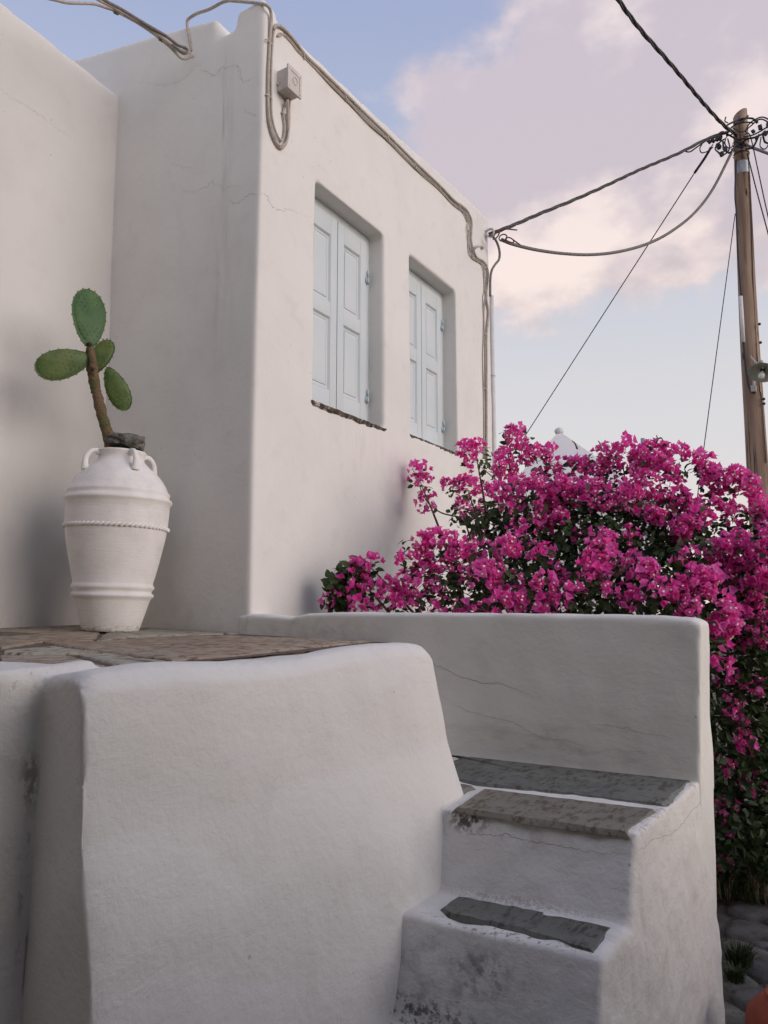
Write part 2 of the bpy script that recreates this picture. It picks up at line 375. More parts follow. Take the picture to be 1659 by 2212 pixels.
def solid(name, parts, mat, voxel=.016, smooth=4, und=((.006, 4), (.002, 14)), seed=1, post=None, parent=None):
    """union of closed pieces, re-meshed and smoothed so corners go soft like hand-trowelled plaster"""
    V, Fc = join(parts); me = bpy.data.meshes.new('t'); me.from_pydata([tuple(map(float, v)) for v in V], [], Fc); me.update()
    bm = bmesh.new(); bm.from_mesh(me); bmesh.ops.recalc_face_normals(bm, faces=bm.faces); bm.to_mesh(me); bm.free()
    o = bpy.data.objects.new('t', me); COL.objects.link(o)
    r = o.modifiers.new('r', 'REMESH'); r.mode = 'VOXEL'; r.voxel_size = voxel; r.adaptivity = 0
    s = o.modifiers.new('s', 'SMOOTH'); s.iterations = smooth; s.factor = .5
    dg = bpy.context.evaluated_depsgraph_get(); out = bpy.data.meshes.new_from_object(o.evaluated_get(dg))
    bpy.data.objects.remove(o)
    co, no = get_np(out)
    for i, (a, sc) in enumerate(und): co += no*(a*waves(co, sc, seed*10+i))[:, None]
    if post is not None: co = post(co, no)
    out.vertices.foreach_set('co', co.astype(np.float32).ravel()); out.update(); out.shade_smooth()
    out.materials.clear(); out.materials.append(mat); out.name = name
    return link(name, out, parent)
def crom(P, sub=6):
    P = [np.asarray(p, float) for p in P]; Q = [2*P[0]-P[1]]+P+[2*P[-1]-P[-2]]; out = []
    for i in range(1, len(Q)-2):
        a, b, c, d = Q[i-1:i+3]
        for t in np.linspace(0, 1, sub, endpoint=False):
            out.append(.5*((2*b)+(-a+c)*t+(2*a-5*b+4*c-d)*t*t+(-a+3*b-3*c+d)*t**3))
    out.append(P[-1]); return np.array(out)
def tube_geo(P, r, seg=8, sub=6, raw=False):
    P = np.asarray(P, float) if raw else crom(P, sub); n = len(P); r = np.broadcast_to(r, (n,)) if np.ndim(r) == 0 or len(r) == n else np.interp(np.linspace(0, 1, n), np.linspace(0, 1, len(r)), r)
    T = np.gradient(P, axis=0); T /= np.linalg.norm(T, axis=1)[:, None]+1e-12
    up = np.array([0, 0, 1.0]) if abs(T[0][2]) < .9 else np.array([1.0, 0, 0]); N = np.cross(T[0], up); N /= np.linalg.norm(N); V = []
    for i in range(n):
        N = N-T[i]*(N@T[i]); N /= np.linalg.norm(N); B = np.cross(T[i], N)
        for j in range(seg):
            a = 2*math.pi*j/seg; V.append(P[i]+r[i]*(math.cos(a)*N+math.sin(a)*B))
    Fc = [(i*seg+j, i*seg+(j+1) % seg, (i+1)*seg+(j+1) % seg, (i+1)*seg+j) for i in range(n-1) for j in range(seg)]
    Fc += [tuple(range(seg))[::-1], tuple(range((n-1)*seg, n*seg))]
    return V, Fc
def tube(name, P, r, mat, parent=None, seg=8, sub=6, raw=False):
    V, Fc = tube_geo(P, r, seg, sub, raw); return mesh_obj(name, V, Fc, mat, parent, True)
def twisted(P, r, turns_per_m=6, strands=3, seg=6, sub=8):
    C = crom(P, sub); d = np.r_[0, np.cumsum(np.linalg.norm(np.diff(C, axis=0), axis=1))]; m = max(8, int(d[-1]*turns_per_m*9))
    s = np.linspace(0, d[-1], m); C = np.stack([np.interp(s, d, C[:, k]) for k in range(3)], 1)
    T = np.gradient(C, axis=0); T /= np.linalg.norm(T, axis=1)[:, None]; N = np.cross(T, [0, 0, 1.0]); N /= np.linalg.norm(N, axis=1)[:, None]; B = np.cross(T, N); parts = []
    for q in range(strands):
        a = 2*math.pi*(s*turns_per_m+q/strands)+.8*np.sin(s*2.1); parts.append(tube_geo(C+r*.62*(np.cos(a)[:, None]*N+np.sin(a)[:, None]*B), r*.56, seg, raw=True))
    return join(parts)
def lathe(prof, seg=64):
    n = len(prof); V = [(r*math.cos(2*math.pi*j/seg), r*math.sin(2*math.pi*j/seg), z) for r, z in prof for j in range(seg)]
    Fc = [(i*seg+j, i*seg+(j+1) % seg, (i+1)*seg+(j+1) % seg, (i+1)*seg+j) for i in range(n-1) for j in range(seg)]
    return V, Fc
def sphere(c, r, seg=12, rings=8):
    r = np.broadcast_to(r, (3,)); V = []; 
    for i in range(rings+1):
        t = math.pi*i/rings
        for j in range(seg):
            a = 2*math.pi*j/seg; V.append((c[0]+r[0]*math.sin(t)*math.cos(a), c[1]+r[1]*math.sin(t)*math.sin(a), c[2]+r[2]*math.cos(t)))
    return V, [(i*seg+j, (i+1)*seg+j, (i+1)*seg+(j+1) % seg, i*seg+(j+1) % seg) for i in range(rings) for j in range(seg)]

# ================================================================= setting: ground, street, terrace
XC, YC, XL = -2.632, 3.012, -3.827
def floor_z(x, y): return -.098-.03*(x+2.66)+.02*(y-3.01)
g = mesh_obj('ground', [(-900, -900, GROUND-.03), (900, -900, GROUND-.03), (900, 900, GROUND-.03), (-900, 900, GROUND-.03)], [(0, 1, 2, 3)], M['terrain']); tag(g, 'dry earth ground reaching the horizon', kind='structure')
def street():
    nx, ny = 60, 110; xs = np.linspace(-1.15, 4.5, nx); ys = np.linspace(-3, 7.5, ny); V = []
    for y in ys:
        for x in xs: V.append((x, y, GROUND+.012*mnoise.noise((x*2, y*2, 0))))
    Fc = [(j*nx+i, j*nx+i+1, (j+1)*nx+i+1, (j+1)*nx+i) for j in range(ny-1) for i in range(nx-1)]
    s = mesh_obj('street', V, Fc, M['street'], smooth=True); tag(s, 'cobbled street of grey flat stones beside the stairs', kind='structure')
    # cobbles: cells of a jittered point set, each stone its own object
    r = random.Random(3); pts = []
    y = 1.6; row = 0
    while y < 6.3:
        x = -.52+(row % 2)*.09
        while x < 1.7:
            pts.append((x+r.uniform(-.05, .05), y+r.uniform(-.035, .035))); x += r.uniform(.16, .24)
        y += .145; row += 1
    pts = np.array(pts); order = np.argsort(np.abs(pts[:, 0]+.40)+.25*np.abs(pts[:, 1]-3.9)); cnt = 0
    for q in order:
        p = pts[q]
        if p[1] < 3.28 and p[0] < -.40: continue
        if p[1] > 4.62 and p[0] < .3: continue
        if cnt >= 295: break
        poly = [p+np.array(c) for c in ((-.16, -.12), (.16, -.12), (.16, .12), (-.16, .12))]
        dd = np.hypot(*(pts-p).T)
        for k in np.argsort(dd)[1:14]:
            mid = (pts[k]+p)/2; nn = pts[k]-p; nn = nn/np.linalg.norm(nn); mid = mid-nn*.008; new = []
            for i in range(len(poly)):
                a, b = poly[i], poly[(i+1) % len(poly)]; da, db = (a-mid)@nn, (b-mid)@nn
                if da <= 0: new.append(a)
                if da*db < 0: new.append(a+(b-a)*da/(da-db))
            poly = new
            if len(poly) < 3: break
        if len(poly) < 3: continue
        # round the corners
        n = len(poly); rr = []
        for i in range(n):
            a, b, c = poly[i-1], poly[i], poly[(i+1) % n]; rr += [b+(a-b)*.25, b+(c-b)*.25]
        h = GROUND+r.uniform(.016, .034); n = len(rr); V = [(*c, GROUND-.03) for c in rr]+[(*(p+(c-p)*.97), h-.010) for c in rr]+[(*(p+(c-p)*.78), h+r.uniform(-.003, .003)) for c in rr]+[(p[0], p[1], h+.002)]
        V = [(a-p[0], b-p[1], c-GROUND) for a, b, c in V]
        Fc = [(i, (i+1) % n, n+(i+1) % n, n+i) for i in range(n)]+[(n+i, n+(i+1) % n, 2*n+(i+1) % n, 2*n+i) for i in range(n)]+[(2*n+i, 2*n+(i+1) % n, 3*n) for i in range(n)]
        c = mesh_obj('cobble', V, Fc, M['cobble'], s, True, loc=(p[0], p[1], GROUND)); t = r.uniform(.5, .95); c.color = (t, t*r.uniform(.95, 1), t*r.uniform(.9, 1), 1); cnt += 1
    return s
street()

def slab(name, poly, zf, thick, mat, parent, seed, bump_=.004, lift=.0, edge=.010, fine=.05, crown=0.0):
    """one stone slab with a wavering chipped outline and eased top edge"""
    r = random.Random(seed); P = []
    n0 = len(poly)
    for i in range(n0):
        a, b = np.array(poly[i][:2]), np.array(poly[(i+1) % n0][:2]); m = max(2, int(np.linalg.norm(b-a)/fine))
        t0 = unit(b-a) if np.linalg.norm(b-a) > 1e-6 else np.array([1, 0]); nn = np.array([-t0[1], t0[0]])
        for k in range(m):
            P.append(a+(b-a)*k/m+nn*(edge*.6*mnoise.noise((k*.9+seed*7, i*3.1, 0))+r.uniform(-.25, .25)*edge))
    P = np.array(P); c = P.mean(0); n = len(P)
    if not crown: P = c+(P-c)*(1-.012/np.maximum(.05, np.linalg.norm(P-c, axis=1)))[:, None]
    if crown: P = c+(P-c)*(1+.012/np.maximum(.05, np.linalg.norm(P-c, axis=1)))[:, None]
    def ring(s, dz): 
        out = []
        for p in P:
            q = c+(p-c)*(1-s/max(.02, np.linalg.norm(p-c))); out.append((q[0], q[1], zf(q[0], q[1])+dz+lift))
        return out
    V = ring(0, -thick)+ring(0, -.006)+ring(.006, 0)+ring(.016, bump_*.4+crown)
    cz = zf(*c)+lift+bump_*.4+crown; V.append((c[0], c[1], cz))
    Fc = []
    for k in range(3): Fc += [(k*n+i, k*n+(i+1) % n, (k+1)*n+(i+1) % n, (k+1)*n+i) for i in range(n)]
    Fc += [(3*n+i, 3*n+(i+1) % n, 4*n) for i in range(n)]
    o = mesh_obj(name, V, Fc, mat, parent, True)
    try: o.data.set_sharp_from_angle(angle=rad(40))
    except Exception: pass
    return o

def terrace():
    xs = np.linspace(-3.95, -1.80, 24); ys = np.linspace(-.84, 3.06, 48); V = [(x, y, floor_z(x, y)-.007) for y in ys for x in xs]; nx = len(xs)
    Fc = [(j*nx+i, j*nx+i+1, (j+1)*nx+i+1, (j+1)*nx+i) for j in range(len(ys)-1) for i in range(nx-1)]
    t = mesh_obj('terrace_floor', V, Fc, M['joint'], smooth=True); tag(t, 'slate paved terrace floor under the white jar', kind='structure')
    def fp(u, v):
        z = -.1
        for _ in range(30): p = onz(u, v, z); z = .5*z+.5*floor_z(p[0], p[1])
        return onz(u, v, z)[:2]
    stones = [  # corners read on the floor plane: pixel pairs
        ([fp(85, 1386), fp(212, 1407), fp(368, 1426), (-1.84, 2.06), (-1.88, 3.0), fp(470, 1371), fp(330, 1375), fp(210, 1386)], (1.0, .86, .74)),
        ([fp(208, 1383), fp(320, 1373), fp(466, 1369), (-2.66, 3.0), (-3.35, 3.0), (-3.4, 2.75)], (1.0, 1.02, .93)),
        ([fp(0, 1400), fp(82, 1386), fp(205, 1384), (-3.42, 2.76), (-3.4, 3.0), (-3.81, 3.0), (-3.81, 2.32)], (.98, .88, .78)),
        ([fp(0, 1404), fp(115, 1395), fp(222, 1408), fp(155, 1412), fp(0, 1411)], (1.15, 1.15, 1.05)),
        ([fp(160, 1414), fp(225, 1410), fp(365, 1428), fp(330, 1433), (-1.84, 1.70), fp(243, 1436)], (1.12, 1.12, 1.05)),
        ([fp(0, 1415), fp(150, 1415), fp(236, 1437), (-1.84, 1.35), (-1.84, 1.0), fp(0, 1428)], (1.05, .95, .86)),
    ]
    for i, (poly, c) in enumerate(stones):
        o = slab('floor_slab', poly, floor_z, .03, M['slate'], t, i+1, .004, edge=.012); o.color = (*c, 1)
    r = random.Random(5); y = 1.0
    for row in range(5):                                    # the paving that runs on beside and behind the photographer's view
        y0, y1 = max(-.83, 2.30-.72*(row+1)), 2.28-.72*row; x = -3.81
        while x < -1.9:
            x1 = min(-1.86, x+r.uniform(.45, .8)); x1 = -1.86 if x1 > -2.1 else x1
            yy = min(y1, 1.62 if x > -3.2 else y1)
            if row == 0 and x > -3.45: x = x1; continue
            if row == 1 and x > -2.9: x = x1; continue
            o = slab('floor_slab', [(x+.008, y0), (x1-.008, y0), (x1-.008, yy-.012), (x+.008, yy-.012)], floor_z, .03, M['slate'], t, 40+row*7+int(x*10), .004); q = r.uniform(.85, 1.15); o.color = (q, q*.96, q*.9, 1); x = x1
    return t
terrace()

# ================================================================= walls
W1, W2 = (3.53, 4.32, 1.232, 2.616), (4.683, 5.457, 1.262, 2.622)
RD = .145
def house():
    xi = XC-RD-.035
    P = [box(-5.6, xi, YC, 6.155, GROUND, 3.22)]
    e = .02
    P += [box(xi-.05, XC, YC, W1[0], GROUND, 3.25), box(xi-.05, XC, W1[1], W2[0], GROUND, 3.25), box(xi-.05, XC, W2[1], 6.155, GROUND, 3.25)]
    for y0, y1, z0, z1 in (W1, W2): P += [box(xi-.05, XC, y0-e, y1+e, GROUND, z0), box(xi-.05, XC, y0-e, y1+e, z1, 3.25)]
    # parapets on the flat roof, with the drain notch in the front one
    P.append(hexa([(XC-.2, 3.02, 3.1), (XC, 3.02, 3.1), (XC, 6.155, 3.1), (XC-.2, 6.155, 3.1)], [(XC-.2, 3.02, 3.385), (XC, 3.02, 3.385), (XC, 6.155, 3.585), (XC-.2, 6.155, 3.585)]))
    P.append(hexa([(-2.868, YC, 3.1), (XC, YC, 3.1), (XC, 3.2, 3.1), (-2.868, 3.2, 3.1)], [(-2.835, YC, 3.46), (XC-.012, YC, 3.475), (XC-.012, 3.13, 3.46), (-2.835, 3.13, 3.45)]))
    P.append(box(-2.96, -2.85, YC, 3.2, 3.1, 3.352))
    P.append(hexa([(-5.6, YC, 3.1), (-2.945, YC, 3.1), (-2.945, 3.2, 3.1), (-5.6, 3.2, 3.1)], [(-5.6, YC, 4.05), (-3.0, YC, 3.485), (-3.0, 3.2, 3.485), (-5.6, 3.2, 4.05)]))
    P.append(box(-5.6, -5.4, YC, 6.155, 3.1, 3.6)); P.append(box(-5.6, XC, 5.96, 6.155, 3.1, 3.57))
    def post(co, no):
        fr = (co[:, 1] < YC+.06)                    # the old front wall bellies a little
        co[:, 1] -= fr*.008*np.sin(co[:, 0]*2.4+1)*np.sin(co[:, 2]*1.5)
        return co
    root = empty('house', (XC, YC, GROUND)); tag(root, 'white plastered house with two blue shuttered windows above the bougainvillea', 'house')
    w = solid('wall', P, M['house'], .017, 3, ((.004, 3.2), (.0013, 13)), 2, post)
    w.parent = root; w.matrix_parent_inverse = Matrix.Translation((-XC, -YC, -GROUND)); return root, w
def part_of(o, root):
    o.parent = root; o.matrix_parent_inverse = Matrix.Translation(-Vector(root.location)); return o
HOUSE, HWALL = house()

def window(win, seed):
    y0, y1, z0, z1 = win; xb = XC-RD
    # frame
    ft = .045; fx0, fx1 = xb-.02, xb+.022
    fr = bevelled('window_frame', [box(fx0, fx1, y0-.01, y0+ft, z0-.01, z1+.005), box(fx0, fx1, y1-ft, y1+.01, z0-.01, z1+.005), box(fx0, fx1, y0+ft, y1-ft, z1-ft, z1+.004), box(fx0, fx1-.01, y0+ft, y1-ft, z0-.01, z0+.02)], M['shutter'], None, .003)
    part_of(fr, HOUSE)
    ym = (y0+y1)/2; lx0, lx1 = xb-.012, xb+.030
    for s, (a, b) in enumerate(((y0+ft+.003, ym-.0035), (ym+.0035, y1-ft-.003))):
        zb, zt = z0+.012, z1-ft-.004; st = .072; rails = [(zb, zb+.155), (zb+.635, zb+.735), (zt-.13, zt)]
        parts = [box(lx0, lx1, a, a+st, zb, zt), box(lx0, lx1, b-st, b, zb, zt)]+[box(lx0, lx1-.0004, a+st, b-st, r0, r1) for r0, r1 in rails]
        leaf = part_of(bevelled('shutter', parts, M['shutter'], None, .0035), HOUSE)
        for (r0, r1) in ((rails[0][1], rails[1][0]), (rails[1][1], rails[2][0])):
            # raised-and-fielded panel: moulding slope, groove, field
            ya, yb = a+st, b-st; rings = [(0, .002), (.010, -.012), (.022, -.013), (.0245, -.017), (.0285, -.017), (.031, -.0105), (.05, -.008)]
            V, Fc = [], []
            for ins, dx in rings:
                x = lx1+dx-.003; V += [(x, ya+ins, r0+ins), (x, yb-ins, r0+ins), (x, yb-ins, r1-ins), (x, ya+ins, r1-ins)]
            for k in range(len(rings)-1): Fc += [(k*4+j, k*4+(j+1) % 4, k*4+4+(j+1) % 4, k*4+4+j) for j in range(4)]
            k = (len(rings)-1)*4; Fc.append((k, k+1, k+2, k+3))
            p = mesh_obj('panel', V, Fc, M['shutter']); p.parent = leaf
        yh = y0+ft-.004 if s == 0 else y1-ft+.004
        for hz in (zb+.17, zb+1.02):
            parts = [tube_geo([(lx1+.010, yh, hz), (lx1+.010, yh, hz+.045)], .0095, 10, 1), tube_geo([(lx1+.010, yh, hz+.048), (lx1+.010, yh, hz+.095)], .0085, 10, 1), box(lx1-.004, lx1+.008, yh-.022, yh+.022, hz+.006, hz+.04)]
            h = mesh_obj('hinge', *join(parts), M['hinge'], None, True); h.parent = leaf
    # sill: rough dark stone lip, plaster broken away from it
    r = random.Random(seed); n = 46; secs = []
    for i in range(n+1):
        t = i/n; y = y0-.02+(y1-y0+.04)*t; d1 = .018+.032*abs(mnoise.noise((t*6+seed, 1, 0)))*(1 if .15 < t < .8 else .5)+r.uniform(0, .005); xo = XC+.010+.006*mnoise.noise((t*14+seed, 0, 5))+r.uniform(-.002, .002)
        zt = z0+.004+.004*mnoise.noise((t*11, seed, 2)); en = .35 if i in (0, n) else 1
        secs.append([(xb-.01, y, zt), (xo-.006, y, zt+.001), (xo, y, zt-.006*en), (xo-.004, y, zt-.006-d1*.5*en), (xo-.010, y, zt-.006-d1*en), (XC-.03, y, zt-.012-d1*en), (xb-.01, y, zt-.03)])
    V, Fc = loft(secs); s = mesh_obj('sill', V, Fc, M['sill'], None, False); part_of(s, HOUSE); s['label'] = 'rough dark stone window sill'
window(W1, 3); window(W2, 9)

def left_house():
    root = empty('neighbour_house', (XL, 0, GROUND)); tag(root, 'plain white plastered wall of the neighbouring house behind the jar', 'house')
    P = [hexa([(-6.5, -2.0, GROUND), (XL, -2.0, GROUND), (XL, YC+.12, GROUND), (-6.5, YC+.12, GROUND)], [(-6.5, -2.0, 3.78), (XL, -2.0, 3.78), (XL, YC+.12, 3.30), (-6.5, YC+.12, 3.30)])]
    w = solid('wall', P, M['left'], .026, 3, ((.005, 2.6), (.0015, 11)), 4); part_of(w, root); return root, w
LEFT, LWALL = left_house()

def retaining():
    secs = []
    # y, z of top, x of outer shoulder, softness
    st = [(.945, -.125, -1.24), (.99, -.108, -1.235), (1.14, -.110, -1.24), (1.27, -.116, -1.245), (1.42, -.119, -1.25), (1.60, -.115, -1.25), (1.80, -.108, -1.25), (1.95, -.099, -1.25), (2.10, -.095, -1.25), (2.25, -.096, -1.25), (2.345, -.104, -1.25), (2.40, -.125, -1.265), (2.43, -.175, -1.28)]
    for si, (y, zt, xo) in enumerate(st):
        k = (y-.93)/1.35; q = .56+.44*min(1, max(0, k/.75))
        fl = floor_z(-1.74, y)-.012
        secs.append([(-1.84, y, GROUND), (-1.84, y, floor_z(-1.84, y)-.014), (-1.74, y, min(zt-.03, fl)), (-1.58, y, min(zt-.038, fl+.004)), (-1.44, y, zt-.018), (xo-.075, y, zt-.001), (xo-.035, y, zt-.006), (xo, y, zt-.035), (xo+.02*q, y, zt-.11), (xo+.05*q, y, -.42), (xo+.12*q, y, -.62), (xo+.175*q, y, -.90), (xo+.215*q, y, GROUND)])
    for si, f_ in ((0, .34), (1, .22)): secs[si] = [(a, b+max(0, -1.215-a)*f_, c) for a, b, c in secs[si]]      # the near end is cut back at a slant
    P = [loft(secs)]
    P.append(hexa([(-1.84, -.84, GROUND), (-1.455, -.84, GROUND), (-1.455, 1.16, GROUND), (-1.84, 1.16, GROUND)], [(-1.84, -.84, -.15), (-1.48, -.84, -.13), (-1.48, 1.16, -.112), (-1.84, 1.16, -.15)]))
    P.append(box(-1.84, -1.47, .95, 1.18, -.3, -.128))
    root = empty('retaining_wall', (-1.3, 1.6, GROUND)); tag(root, 'large rounded white retaining wall in the foreground beside the stairs', 'wall')
    w = solid('plaster_body', P, M['ret'], .013, 2, ((.007, 3.5), (.0035, 10), (.0013, 27)), 6); part_of(w, root); return root, w
RET, RWALL = retaining()

def across():  # plain mass added out of view, only to block skylight from behind
    root = empty('rear_light_block', (0, -.9, GROUND)); tag(root, 'unseen plain block added behind the viewpoint to cut skylight', 'house')
    part_of(bevelled('wall', [box(-3.6, 5.5, -6.5, -.85, GROUND, 3.3)], M['terrain'], None, .03), root)
across()
def side_block():  # added out of view, only to keep low sun off the foreground walls
    root = empty('side_light_block', (1.7, .5, GROUND)); tag(root, 'unseen plain block added beside the street to cut low sunlight', 'wall')
    part_of(bevelled('block_body', [box(1.55, 1.95, -.84, 2.1, GROUND, .61), box(1.55, 1.95, 2.1, 5.0, GROUND, -.55)], M['terrain'], None, .03), root)
side_block()
Z3, Z2, Z1, Z0 = -.595, -.80, -1.035, -1.26
def stairs():
    root = empty('staircase', (-.8, 2.2, GROUND)); tag(root, 'white plastered outdoor stairs with grey slate treads beside the foreground wall', 'stairs')
    def blk(y0, y1, z, x0=-1.25, top=0.0):
        xr = lambda y: -.515-(3.16-y)*.036
        return hexa([(x0, y0, GROUND), (xr(y0)+.02, y0, GROUND), (xr(y1)+.02, y1, GROUND), (x0, y1, GROUND)], [(x0, y0, z), (xr(y0), y0, z), (xr(y1), y1, z), (x0, y1, z)])
    P = [blk(2.215, 3.16, Z3, -2.0), blk(1.905, 2.4, Z2), blk(1.60, 2.1, Z1), blk(1.28, 1.8, Z0)]
    # the risers lean forward at the foot
    P.append(hexa([(-1.25, 2.085, -.86), (-.553, 2.085, -.86), (-.545, 2.4, -.86), (-1.25, 2.4, -.86)], [(-1.25, 2.212, -.602), (-.5502, 2.212, -.602), (-.544, 2.4, -.602), (-1.25, 2.4, -.602)]))
    P.append(hexa([(-1.25, 1.80, -1.08), (-.556, 1.80, -1.08), (-.553, 2.1, -1.08), (-1.25, 2.1, -1.08)], [(-1.25, 1.902, -.806), (-.5615, 1.902, -.806), (-.555, 2.1, -.806), (-1.25, 2.1, -.806)]))
    # upper flight climbing back to the terrace, hidden behind the foreground wall
    P += [box(-2.0, -1.66, 2.36, 3.1, GROUND, -.44), box(-2.0, -1.80, 2.36, 3.1, GROUND, -.285), box(-2.02, -1.90, 2.36, 3.1, GROUND, -.150)]
    w = solid('plaster_body', P, M['stair'], .0105, 2, ((.003, 5), (.0016, 16), (.0013, 40), (.0009, 85)), 8); part_of(w, root)
    def lz(u, v, z): return onz(u, v, z)[:2]
    tz = lambda z: (lambda x, y: z)
    for i, (poly, z, c) in enumerate([
        ([lz(962, 1633, Z3), lz(1490, 1690, Z3), lz(1430, 1741, Z3), lz(1030, 1694, Z3), (-1.43, 2.60), (-1.43, 2.97)], Z3-.002, (1.0, 1.03, .98)),
        ([lz(1046, 1708, Z3), lz(1414, 1753, Z3), (-.573, 2.205), (-.75, 2.203), (-.95, 2.207), (-1.085, 2.205)], Z3-.002, (1.35, 1.22, 1.05)),
        ([(-1.42, 2.58), lz(1020, 1702, Z3), lz(974, 1727, Z3), (-1.42, 2.30)], Z3-.002, (1.25, 1.22, 1.1)),
        ([lz(954, 1965, Z2), lz(990, 1940, Z2), lz(1150, 1970, Z2), lz(1320, 2009, Z2), lz(1280, 2058, Z2), lz(1110, 2006, Z2), lz(976, 1978, Z2)], Z2-.003, (.85, .86, .82)),
        ([(-1.03, 1.88), (-.62, 1.88), (-.62, 1.66), (-1.03, 1.66)], Z1-.002, (.72, .74, .72)),
        ([(-1.03, 1.57), (-.62, 1.57), (-.62, 1.34), (-1.03, 1.34)], Z0+.005, (.8, .8, .78)),
        ([(-1.79, 2.95), (-1.69, 2.95), (-1.69, 2.35), (-1.79, 2.35)], -.435, (1, 1, .95)), ([(-1.89, 2.95), (-1.81, 2.95), (-1.81, 2.35), (-1.89, 2.35)], -.28, (1, 1, .95))]):
        o = slab('tread_slab', poly, tz(z), .007 if i == 1 else .03, M['tread'], None, 60+i, .002, edge=.012, fine=.025, crown=.0085); part_of(o, root); o.color = (*c, 1)
    return root, w
STAIR, SBODY = stairs()

def parapet():
    root = empty('parapet_wall', (-1.5, 3.09, GROUND)); tag(root, 'low grey-shaded plaster wall behind the stair landing, bougainvillea leaning over it', 'wall')
    secs = []
    for x, zt in [(-2.70, -.004), (-2.60, -.004), (-2.45, -.012), (-2.36, -.016), (-2.27, .0), (-2.1, .004), (-1.7, .002), (-1.2, -.002), (-.85, -.007), (-.62, -.015), (-.52, -.022), (-.488, -.036)]:
        y0 = YC-.006
        secs.append([(x, y0, GROUND), (x, y0, -.62), (x, y0, zt-.01), (x, y0+.02, zt), (x, 3.15, zt), (x, 3.165, zt-.012), (x, 3.175, -.62), (x, 3.19, GROUND)])
    secs = [[(p[0]-(.028 if p[2] < -.5 and p[0] > -.5 else 0), p[1], p[2]) for p in s] for s in secs]
    w = solid('plaster_body', [loft(secs)], M['parapet'], .010, 1, ((.004, 4), (.002, 14), (.001, 34)), 11); part_of(w, root); return root, w
PARA, PBODY = parapet()
bpy.context.view_layer.update()

# hairline cracks: thin grooves following the plaster surface
def crack(root, wall, pts, fwd, r=.0016, jit=.010, seed=0, sub=9):
    rr = random.Random(seed); P = crom(pts, sub); out = []
    inv = wall.matrix_world.inverted()
    for i, p in enumerate(P):
        q = np.array(p)+np.array([rr.uniform(-jit, jit)*(1-abs(fwd[0])), rr.uniform(-jit, jit)*(1-abs(fwd[1])), rr.uniform(-jit, jit)])
        o = inv@Vector(q-np.array(fwd)*.15); ok, loc, nor, _ = wall.ray_cast(o, Vector(fwd), distance=.4)
        if ok: out.append(np.array(wall.matrix_world@loc)-np.array(fwd)*(r*.2))
    if len(out) > 3:
        w = .45*r*np.interp(np.linspace(0, 1, len(out)), [0, .2, .5, .8, 1], [.3, .9, 1, .7, .2])*np.array([rr.uniform(.6, 1.2) for _ in out])
        c = mesh_obj('crack', *tube_geo(np.array(out), w, 4, raw=True), M['crack']); part_of(c, root)
FR, RI = (0, 1, 0), (-1, 0, 0)
def cF(root, wall, px, Y=YC, **k): crack(root, wall, [ony(u, v, Y) for u, v in px], FR, **k)
def cR(root, wall, px, X=XC, **k): crack(root, wall, [onx(u, v, X) for u, v in px], RI, **k)
cF(HOUSE, HWALL, [(424, 138), (440, 152), (452, 158), (466, 164), (478, 150), (496, 142), (512, 143), (518, 160), (525, 176), (545, 168), (558, 164)], seed=1, r=.0015)
cF(HOUSE, HWALL, [(270, 180), (320, 180), (350, 188), (375, 184), (410, 165), (420, 150)], seed=2, r=.0012)
cF(HOUSE, HWALL, [(395, 410), (408, 416), (438, 408), (457, 393), (480, 406), (502, 402), (530, 400)], seed=3, r=.0014)
cF(HOUSE, HWALL, [(495, 425), (502, 440), (522, 430), (540, 418), (552, 416)], seed=4)
cR(HOUSE, HWALL, [(560, 416), (575, 420), (585, 440), (604, 456), (620, 450), (640, 458), (675, 470)], seed=5)
cF(HOUSE, HWALL, [(370, 352), (382, 358), (408, 364), (424, 362)], seed=6, r=.001)
cF(HOUSE, HWALL, [(372, 1008), (400, 1005), (430, 990), (442, 978)], seed=7, r=.001)
cF(HOUSE, HWALL, [(524, 235), (540, 244), (553, 252)], seed=8); cR(HOUSE, HWALL, [(562, 256), (575, 264), (585, 268)], seed=9, r=.001)
cR(LEFT, LWALL, [(2, 190), (25, 208), (70, 234), (90, 250), (140, 286), (165, 305)], X=XL, seed=10, r=.0013)
cF(PARA, PBODY, [(925, 1428), (952, 1440), (1000, 1462), (1060, 1478), (1072, 1474), (1100, 1482), (1150, 1502)], seed=11, r=.0022, jit=.004)
cF(PARA, PBODY, [(950, 1500), (1000, 1530), (1050, 1546), (1110, 1560), (1170, 1592), (1230, 1600), (1290, 1620)], seed=12, r=.002, jit=.004)
cF(PARA, PBODY, [(1270, 1565), (1330, 1568), (1400, 1585), (1440, 1590), (1470, 1603)], seed=13, r=.0015, jit=.004)
cF(PARA, PBODY, [(534, 1326), (536, 1340), (533, 1352), (535, 1366)], seed=14); cF(PARA, PBODY, [(690, 1328), (700, 1345), (720, 1360), (735, 1372)], seed=15, jit=.005)
cF(STAIR, SBODY, [(990, 1790), (1030, 1797), (1075, 1800), (1110, 1800), (1150, 1812), (1220, 1822), (1290, 1835), (1366, 1842)], Y=2.215, seed=16, r=.002, jit=.004)
cR(STAIR, SBODY, [(1372, 1842), (1392, 1838), (1420, 1815), (1460, 1795), (1490, 1752), (1512, 1722), (1514, 1700)], X=-.53, seed=17, r=.0018, jit=.004)

